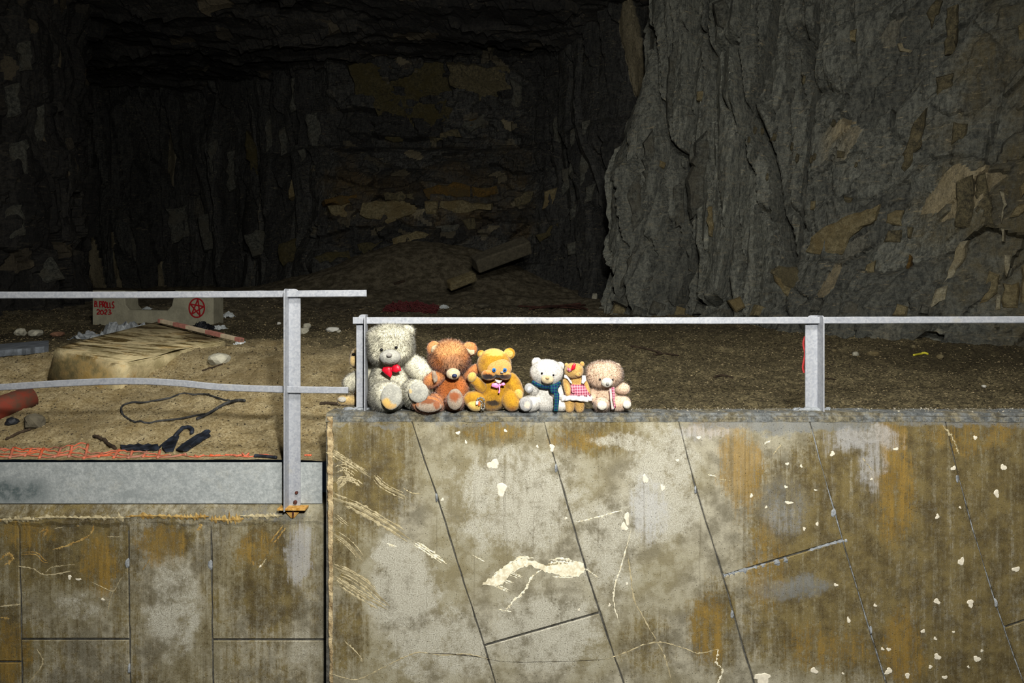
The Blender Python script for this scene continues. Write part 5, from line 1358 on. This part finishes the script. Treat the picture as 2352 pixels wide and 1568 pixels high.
def word(txt, x0, y0, adv, sx, sy, slope=0.0):
    out = []
    for i, ch in enumerate(txt):
        for p in GL[ch]: out.append([(x0 + i * adv + a * sx + rng.normal(0, .45), y0 + b_ * sy + slope * i + rng.normal(0, .45)) for a, b_ in p])
    return out
Dg = Db - .004
strokes('graffiti_lettering', word('B.PROLLS', 218, 691, 5.7, .86, 1.35, .35) + word('2023', 223, 711, 8.6, 1.15, 1.05), Dg, .0095, blk, M['spray'])
star = [(452 + 16.5 * math.sin(2 * math.pi * k * 2 / 5 + .15), 707 - 20 * math.cos(2 * math.pi * k * 2 / 5 + .15)) for k in range(6)]
ring = [(452 + 17.5 * math.cos(a), 707 + 21.5 * math.sin(a)) for a in np.linspace(0, 2 * math.pi, 22)]
strokes('graffiti_star', [ring] + [[star[i], star[i + 1]] for i in range(5)], Dg, .012, blk, M['spray'])

# tilted concrete slab half buried in sand
A_, B_, C_, D_ = P(124, 797, 4.95), P(362, 739, 6.55), P(522, 781, 5.85), P(287, 834, 4.72)
C_ = C_; top = [A_, B_, C_, D_]
tn = np.cross(B_ - A_, D_ - A_); tn /= np.linalg.norm(tn); tn = tn if tn[2] > 0 else -tn
bot = [p - tn * .30 + np.array([-.03, -.03, 0]) for p in top]
bm = bmesh.new(); a = [bm.verts.new(p) for p in top]; b2 = [bm.verts.new(p) for p in bot]
bm.faces.new(a); bm.faces.new(b2[::-1])
for i in range(4): bm.faces.new((a[i], b2[i], b2[(i + 1) % 4], a[(i + 1) % 4]))
bmesh.ops.recalc_face_normals(bm, faces=bm.faces[:])
bmesh.ops.bevel(bm, geom=bm.edges[:], offset=.014, segments=2, affect='EDGES')
bmesh.ops.triangulate(bm, faces=bm.faces[:])
for _ in range(4):
    ed = [e for e in bm.edges if e.calc_length() > .10]
    if ed: bmesh.ops.subdivide_edges(bm, edges=ed, cuts=1)
V, Fc = bm_out(bm)
V = V + tn * (0.022 * fbm(V[:, 0] * 7, V[:, 1] * 7, 81, 4))[:, None]
o = mk('concrete_slab', V, Fc, M['slabtop'], smooth=True); tag(o, 'broad mossy concrete slab tilted and half buried in sand', 'slab')

def rock(px, py, w, h, label, mat, cat='rock', group=None, name='rock', seed=0, flat=True, amp=.5):
    q, n = hit(px, py + h * .35); D = Dof(q); s = D / F
    return lump(name, (q[0], q[1], q[2] + h * s * .28), (w * s / 2, w * s / 2.4, h * s / 2), mat, None, seed + int(px), flat, label, cat, group, 2, amp)
M['st_grey'] = simple('grey_rubble', c(176, 172, 152), .9, var=.35, scale=14, bump=.6)
M['st_dark'] = simple('dark_rubble', c(92, 86, 70), .9, var=.4, scale=14, bump=.6)
M['st_white'] = simple('white_rubble', c(206, 204, 192), .85, var=.25, scale=14)
M['foil'] = simple('grey_sheeting', c(150, 154, 154), .55, var=.4, scale=8, col2=c(84, 88, 90))
M['clear'] = simple('milky_plastic', c(196, 202, 200), .35, var=.3, scale=20)
M['rope'] = simple('dusty_black_hose', c(64, 64, 62), .8, var=.6, scale=30, col2=c(20, 21, 22))
M['rubber'] = simple('blue_black_rubber', c(38, 44, 54), .6, var=.6, scale=18, col2=c(12, 15, 20))
M['stick'] = simple('dark_wood', c(58, 46, 32), .9, var=.5, scale=30)
M['orange_net'] = simple('orange_safety_net', c(196, 88, 52), .6, var=.35, scale=7, col2=c(146, 104, 86))
M['red_barrel'] = simple('worn_red_paint', c(112, 44, 28), .8, var=.6, scale=10, col2=c(76, 54, 40))
M['plankw'] = simple('white_painted_lath', c(182, 166, 138), .8, var=.3, scale=20)
M['plankr'] = simple('faded_red_paint', c(158, 104, 90), .8, var=.3, scale=20)
M['board_g'] = simple('grey_board', c(110, 116, 122), .8, var=.5, scale=9, bump=.4)
M['brick'] = simple('old_brick', c(126, 92, 70), .9, var=.4, scale=20)
M['redmesh'] = simple('dark_red_mesh', c(92, 36, 36), .7, var=.4, scale=20)
M['yellow'] = simple('yellow_plastic', c(206, 196, 60), .5)

for (px, py, w, h, lab, m, nm) in [
    (503, 822, 58, 28, 'flat pale grey stone lying on sand beside the slab', 'st_grey', 'rock'),
    (48, 763, 24, 18, 'pointed whitish rubble stone on the far left', 'st_grey', 'rock'),
    (84, 763, 34, 18, 'rounded whitish rubble stone second from the far left', 'st_grey', 'rock'),
    (705, 748, 16, 14, 'round grey stone just right of the tall railing post', 'st_grey', 'rock'),
    (764, 756, 28, 14, 'white wedge-shaped stone between the two railing posts', 'st_white', 'rock'),
    (778, 760, 14, 8, 'small grey stone next to the white wedge-shaped stone', 'st_grey', 'rock'),
    (698, 758, 22, 18, 'pale angular stone half behind the tall railing post', 'st_grey', 'rock'),
    (1965, 812, 16, 12, 'pale stone at the rock foot right of the railing post', 'st_grey', 'rock'),
    (2005, 811, 24, 13, 'longer beige stone at the rock foot under the right rail', 's_beige', 'rock'),
    (2098, 796, 14, 9, 'light stone above the yellow stick', 's_beige', 'rock'),
    (2158, 819, 16, 12, 'buff stone just right of the yellow stick', 's_beige', 'rock'),
    (2260, 886, 13, 8, 'lone white pebble on the dark ground at right', 'st_white', 'pebble'),
    (1803, 799, 14, 8, 'pinkish stone left of the right railing post', 's_beige', 'rock'),
    (1915, 804, 14, 7, 'tan stone just right of the right railing post', 's_beige', 'rock'),
    (1110, 702, 40, 14, 'low grey stone on the dark floor under the fallen beam', 'st_dark', 'rock'),
    (640, 742, 10, 7, 'little white stone left of the tall railing post', 'st_white', 'pebble'),
    (1366, 680, 14, 16, 'white knob of stone at the foot of the rock pillar', 'st_grey', 'rock'),
    (80, 965, 46, 34, 'grey stone poking from the sand at the left edge', 'st_dark', 'rock'),
    (104, 962, 18, 20, 'small upright stone beside the grey stone in the sand', 's_beige', 'rock')]:
    tag(rock(px, py, w, h, lab, M[m], 'stone', None, nm), lab, 'stone')
o = rock(133, 767, 30, 12, 'broken reddish brick among rubble on the left', M['brick'], 'brick', None, 'brick', 5)

def crumple(name, px, py, w, h, label, mat, cat, seed=0, n=16, rough=.5, thick=.5):
    """creased sheet resting on the ground"""
    q, nn = hit(px, py + h * .40); D = Dof(q); s = D / F
    W, H = w * s, h * s
    u, v = np.meshgrid(np.linspace(-1, 1, n * 2), np.linspace(-1, 1, n))
    rad = np.clip(1.25 - np.sqrt((u * .95) ** 2 + (v) ** 2), 0, 1)
    hh = np.abs(facet(u * 2, v * 1.4, .45, .55, .3, .5, .9, 600 + seed, 0, .5)[0]) * rough + .9 * rad * (.6 + .6 * fbm(u * 1.3, v * 1.3, 610 + seed, 2))
    X = q[0] + u * W / 2 * (1 + .12 * fbm(v * 3, u * 2, 620 + seed, 2)); Y = q[1] + v * W * thick * .5 + .1 * W * fbm(u * 2, v, 630 + seed, 2)
    Z0 = floor_z(X, Y - CAMY); Z = Z0 - .012 + hh * H * .75
    V = np.stack([X, Y, Z], -1).reshape(-1, 3); i = np.arange(u.size).reshape(u.shape)
    Fc = np.stack([i[:-1, :-1], i[:-1, 1:], i[1:, 1:], i[1:, :-1]], -1).reshape(-1, 4)
    o = mk(name, V, Fc, mat); md = o.modifiers.new('sheet', 'SOLIDIFY'); md.thickness = .004
    return tag(o, label, cat)
crumple('tarpaulin', 272, 750, 172, 66, 'crumpled grey plastic tarpaulin in front of the graffiti block', M['foil'], 'tarpaulin', 1, 22, 1.0)
crumple('plastic_bag', 522, 716, 34, 30, 'pale plastic bag beside the right end of the graffiti block', M['clear'], 'plastic bag', 2, 10, .4)
crumple('plastic_scrap', 506, 747, 36, 22, 'white crumpled scrap near the end of the striped lath', M['clear'], 'plastic scrap', 3, 10, .4)
crumple('plastic_scrap', 335, 706, 26, 16, 'white paper scrap lying in the notch of the graffiti block', M['clear'], 'paper scrap', 4, 8, .4)
crumple('plastic_scrap', 1020, 701, 24, 8, 'pale scrap right of the red mesh heap', M['clear'], 'plastic scrap', 5, 8, .4)
crumple('black_sheet', 466, 742, 56, 24, 'torn black plastic sheet at the foot of the graffiti star', M['black'], 'plastic sheet', 6, 12, .9)
o = crumple('red_mesh_heap', 945, 697, 120, 26, 'low heap of dark red plastic mesh on the far floor', M['redmesh'], 'mesh', 7, 18, 1.1)
o.modifiers.clear(); md = o.modifiers.new('mesh_strands', 'WIREFRAME'); md.thickness = .016
crumple('plastic_scrap', 550, 779, 26, 22, 'whitish plastic scrap hooked on the lower end of the striped lath', M['clear'], 'plastic scrap', 8, 8, .4)

def lying(name, pts, r, label, mat, cat, n=8, lift=1.0, nn=40, wob=0.0):
    q = []
    for x, y in pts:
        p, _ = hit(x, y); q.append(p + np.array([0, 0, r * lift]))
    q = spline(q, nn)
    for p in q: p[2] = max(p[2], fz(p[0], p[1]) + r * .5)
    rr = r * (1 + wob * rng.normal(size=len(q))).clip(.4, 1.8)
    rr[0] *= .6; rr[-1] *= .6
    o = mk(name, *tube(q, rr, n), mat, smooth=True)
    return tag(o, label, cat)
zz = lambda l: [(240 + x / 4.704, 880 + y / 4.704) for x, y in l]
lying('hose_loop', zz([(1390, 212), (1300, 190), (1170, 150), (1050, 125), (700, 170), (440, 215), (310, 215), (205, 245), (180, 290), (200, 350), (250, 390), (330, 430), (480, 440), (600, 415), (800, 395), (1000, 355), (1100, 340)]), .0062, 'thin dusty hose lying in a loop on the sand', M['rope'], 'hose', nn=120, wob=.05)
lying('hose_end', zz([(990, 405), (1130, 340), (1300, 240), (1440, 200), (1520, 205)]), .010, 'short thick black hose piece crossing the end of the loop', M['rope'], 'hose', nn=40, wob=.05)
lying('stick', [(14, 1012), (40, 998), (52, 994), (70, 988)], .008, 'dark stick on the sand near the left edge', M['stick'], 'stick', wob=.12)
lying('stick', [(214, 1004), (228, 1008), (245, 1020), (266, 1034)], .009, 'dark bent stick leaning to the orange net', M['stick'], 'stick', wob=.12)
lying('stick', [(464, 853), (490, 845), (512, 837)], .006, 'thin twig below the pale stone by the slab', M['stick'], 'twig', wob=.2)
lying('stick', [(734, 930), (756, 929), (776, 931)], .010, 'black twig left of the beige toy foot', M['stick'], 'twig', wob=.15)
lying('stick', [(1640, 868), (1660, 864), (1684, 870)], .010, 'dark twig on the ground left of the right post', M['stick'], 'twig', wob=.15)
lying('stick', [(1895, 870), (1908, 871), (1920, 873)], .006, 'tiny twig right of the right post', M['stick'], 'twig', wob=.2)
lying('stick', [(1448, 797), (1480, 802), (1520, 813)], .012, 'long dark stick on the ground right of the bears', M['stick'], 'stick', wob=.15)
lying('stick', [(1500, 816), (1530, 814), (1560, 818)], .009, 'shorter dark stick below the long stick', M['stick'], 'stick', wob=.15)
lying('stick', [(2098, 818), (2115, 815), (2132, 815)], .012, 'short bright yellow stick at the foot of the right rock wall', M['yellow'], 'stick')
lying('stick', [(996, 758), (1012, 755), (1032, 752)], .014, 'black bar piece on the floor above the orange bear', M['stick'], 'stick', wob=.12)
for k, (pts, lab) in enumerate([([(1215, 712), (1260, 705), (1345, 702)], 'top reddish branch of the stick pile by the pillar foot'), ([(1190, 709), (1240, 711), (1300, 712), (1350, 716)], 'middle reddish branch of the stick pile by the pillar foot'), ([(1240, 719), (1290, 712), (1335, 707)], 'crossing branch of the stick pile by the pillar foot'), ([(1300, 716), (1330, 721), (1350, 727)], 'lowest short branch of the stick pile by the pillar foot')]):
    lying('branch', pts, .017, lab, simple('reddish_bark', c(72, 44, 34), .9, var=.5), 'branch', wob=.15, lift=1.0 + 2.0 * k)
lying('stick', [(905, 655), (930, 648)], .03, 'black stick on the far sand mound', M['stick'], 'stick', wob=.12)

# fallen beam on the far mound and its broken-off lump
def beam(name, a, b_, wpx, hpx, label, mat, cat):
    pa, pb = a, b_
    ax = pb - pa; L = np.linalg.norm(ax); ax /= L
    up = np.array([0, -.45, .9]); up -= ax * (up @ ax); up /= np.linalg.norm(up); sd = np.cross(ax, up)
    s = Dof(pa) / F; w = wpx * s / 2; h = hpx * s / 2
    mid = (pa + pb) / 2 + up * h * .7
    V, Fc = box(-L / 2, L / 2, -w, w, -h, h, .03)
    V = V * (1 + 0.0) ; V = mid + V[:, :1] * ax + V[:, 1:2] * sd + V[:, 2:3] * up
    V = V + .03 * np.stack([fbm(V[:, 0] * 5, V[:, 2] * 5, 91 + k, 2) for k in range(3)], 1)
    o = mk(name, V, Fc, mat); return tag(o, label, cat)
beam('fallen_beam', P(1092, 618, 14.6), P(1214, 572, 15.0), 36, 34, 'long squared beam fallen across the far sand mound', M['st_dark'], 'beam')
beam('broken_beam_end', P(1032, 662, 14.0), P(1090, 640, 14.2), 24, 20, 'short pale broken beam end below the fallen beam', M['s_beige'], 'beam')

# red and white striped lath resting on the slab's far edge
pa, pb = P(367, 736, 6.35), P(556, 781, 5.72)
lath = thing('striped_lath', (pa + pb) / 2, 'red and white striped lath resting on the back edge of the slab', 'lath')
def lath_piece(name, t0, t1, w, h, mat, parent):
    ax = pb - pa; L = np.linalg.norm(ax); ax /= L; up = np.array([0, 0, 1.0]); up -= ax * (up @ ax); up /= np.linalg.norm(up); sd = np.cross(ax, up)
    V, Fc = box(t0 * L, t1 * L, -w, w, -h, h, .002); V = pa + V[:, :1] * ax + V[:, 1:2] * sd + V[:, 2:3] * up
    return mk(name, V, Fc, mat, parent)
lath_piece('lath_body', 0, 1, .02, .016, M['plankw'], lath)
for t0, t1 in ((.0, .03), (.2, .36), (.60, .78), (.94, 1.0)): lath_piece('red_band', t0, t1, .0215, .0175, M['plankr'], lath)

# red pipe, grey board on the far left
qa, _ = hit(-90, 992); qb2, _ = hit(72, 930)
V, Fc = tube([qa + np.array([0, 0, .05]), qa * .5 + qb2 * .5 + np.array([0, 0, .055]), qb2 + np.array([0, 0, .055])], [.075, .075, .07], 20)
o = mk('pipe', V, Fc, M['red_barrel'], smooth=True); tag(o, 'worn red pipe lying on the sand at the left edge', 'pipe')
BOARD = [(-120, 840), (0, 822), (60, 816), (112, 808), (112, 797), (40, 801), (0, 806), (-120, 822)]
o = rock(26, 968, 26, 16, 'jagged black lump in the sand near the left edge', M['black'], 'lump', None, 'lump', 9, True, .9)

# black rubber strip and torn pieces behind the kick board
def strip(name, poly, label, cat, mat, lift=.012, thick=.006, flat=False):
    pts = []
    pl = []
    for a, b_ in zip(poly, poly[1:] + poly[:1]):
        m = max(1, int(math.hypot(b_[0] - a[0], b_[1] - a[1]) / 10)); pl += [(a[0] + (b_[0] - a[0]) * k / m, a[1] + (b_[1] - a[1]) * k / m) for k in range(m)]
    for x, y in pl:
        p, _ = hit(x, y); pts.append(p + np.array([0, 0, lift + .004 * rng.normal()]))
    pts = np.array(pts)
    if flat:
        Aq = np.c_[pts[:, :2], np.ones(len(pts))]; cf = np.linalg.lstsq(Aq, pts[:, 2], rcond=None)[0]; pts[:, 2] = Aq @ cf
    ctr = pts.mean(0); ctr[2] = ctr[2] if flat else max(ctr[2], fz(ctr[0], ctr[1]) + lift); n = len(pts)
    V = np.vstack([pts, pts - np.array([0, 0, thick]), [ctr], [ctr - np.array([0, 0, thick])]]); Fc = []
    for k in range(n):
        k2 = (k + 1) % n; Fc += [[k, k2, 2 * n], [n + k2, n + k, 2 * n + 1], [k, n + k, n + k2, k2]]
    o = mk(name, V, Fc, mat); return tag(o, label, cat)
strip('wooden_board', BOARD, 'dark grey board lying on the ground left of the slab', 'board', M['board_g'], .06, .05, True)
strip('rubber_strip', [(404, 1038), (418, 1024), (452, 1004), (480, 989), (484, 996), (478, 1000), (484, 1004), (450, 1026), (420, 1045)], 'straight black rubber strip on the sand behind the kick board', 'rubber strip', M['rubber'], .016)
strip('rubber_scrap', [(372, 1034), (386, 1012), (404, 1002), (412, 1006), (406, 1022), (398, 1040), (380, 1044)], 'torn black rubber scrap left of the straight strip', 'rubber scrap', M['rubber'], .016)
strip('rubber_strip', [(276, 1030), (318, 1025), (362, 1027), (366, 1036), (330, 1038), (280, 1036)], 'flat black rubber strip just behind the orange net', 'rubber strip', M['rubber'], .016)
lying('rubber_hook', [(400, 1008), (415, 992), (430, 985), (441, 990), (440, 1000)], .012, 'curled black rubber hook above the torn scrap', M['rubber'], 'hook', nn=30)
lying('stick', [(358, 1036), (372, 1024), (384, 1014)], .006, 'short black rod propped beside the torn rubber scrap', M['rubber'], 'rod')
lying('stick', [(584, 1050), (604, 1055), (636, 1062)], .009, 'black strip on the sand left of the tall post foot', M['rubber'], 'strip')

# orange safety net crumpled behind the kick board
net = thing('safety_net', P(150, 1058, 3.76), 'orange plastic safety net crumpled along the kick board', 'safety net')
def netp(u, v):
    """u along the wall in pixels, v row 0..1"""
    y0 = 1032 + 5 * math.sin(u * .013) + (12 if u < 60 else 0) * (1 - u / 60.0 if u > 0 else 1)
    y = y0 + v * (1062 - y0) + 1.8 * math.sin(u * .11 + v * 9)
    D = 3.725 + (1 - v) * .14 + .015 * math.sin(u * .07 + v * 4)
    p = P(u, y, D); p[2] = max(p[2], fz(p[0], p[1]) + .004); return p
def strand(pts, r=.0042):
    V, Fc = tube(pts, r, 5); return V, Fc
for v in (0.02, .28, .56, .84):
    parts_end = {0.02: 200, .28: 345, .56: 395, .84: 425}[v]
    mk('net_strand', *strand(np.array([netp(u + rng.normal(0, .6), v + .03 * math.sin(u * .19)) for u in np.arange(-260, parts_end, 6)])), M['orange_net'], net, smooth=True)
for u in np.arange(-250, 390, 34):
    l = 12 + rng.normal(0, 3); v0 = 0.0 if u < 200 else .25
    mk('net_strand', *strand(np.array([netp(u + l * (1 - v), v) for v in np.linspace(v0, .98, 8)]), .008), M['orange_net'], net, smooth=True)
for k, (x, y) in enumerate([(418, 1052), (455, 1056), (492, 1054), (528, 1048), (544, 1055), (563, 1048), (602, 1056), (703, 1057)]):
    for j in range(3):
        a = rng.uniform(-1.2, 1.2) + (math.pi if j % 2 else 0); L = rng.uniform(7, 16)
        p0 = netp(x, .8); p1 = P(x + L * math.cos(a), y - abs(L * math.sin(a)) * .8, 3.76); p1[2] = max(p1[2], fz(p1[0], p1[1]) + .006)
        mk('net_scrap', *strand(np.array([p0 + (p1 - p0) * t for t in np.linspace(0, 1, 5)]), .0055), M['orange_net'], net, smooth=True)
mk('net_strand', *strand(np.array([netp(u, .8 + .12 * math.sin(u * .09)) for u in np.arange(395, 640, 8)]), .003), M['orange_net'], net, smooth=True)

# loose grit, chips and grains scattered on the floor
def grit(name, n, dlo, dhi, slo, shi, mat, xlo=-1.0, xhi=1.0, seed=3):
    r = np.random.default_rng(seed)
    D = dlo * (dhi / dlo) ** r.random(n); X = D * r.uniform(xlo, xhi, n) ; s = r.uniform(slo, shi, n) * (D / 4.5)
    Z = floor_z(X, D)
    c0 = np.stack([X, D + CAMY, Z + s * .25], 1)
    tet = np.array([[1, 0, -.3], [-.6, .8, -.3], [-.6, -.8, -.3], [0, 0, .7]])
    st = np.stack([r.uniform(.6, 2.2, n), r.uniform(.5, 1.2, n), r.uniform(.4, .9, n)], 1)
    a = r.uniform(0, 6.28, n); ca, sa = np.cos(a), np.sin(a)
    V = tet[None] * (st * s[:, None])[:, None, :]
    V = np.stack([V[..., 0] * ca[:, None] - V[..., 1] * sa[:, None], V[..., 0] * sa[:, None] + V[..., 1] * ca[:, None], V[..., 2]], -1) + c0[:, None, :]
    Fb = np.array([[0, 1, 3], [1, 2, 3], [2, 0, 3], [2, 1, 0]])
    Fc = (Fb[None] + 4 * np.arange(n)[:, None, None]).reshape(-1, 3)
    o = mk(name, V.reshape(-1, 3), Fc, mat, floor_o); return tag(o, kind='stuff')
grit('light_grit', 34000, 3.8, 13, .002, .007, simple('light_grit', c(158, 142, 106), .95, var=.5, scale=30, col2=c(104, 92, 66)), -.8, .85, 3)
grit('dark_grit', 24000, 3.8, 13, .002, .008, simple('dark_grit', c(60, 52, 38), .95, var=.5, scale=30), -.8, .85, 4)
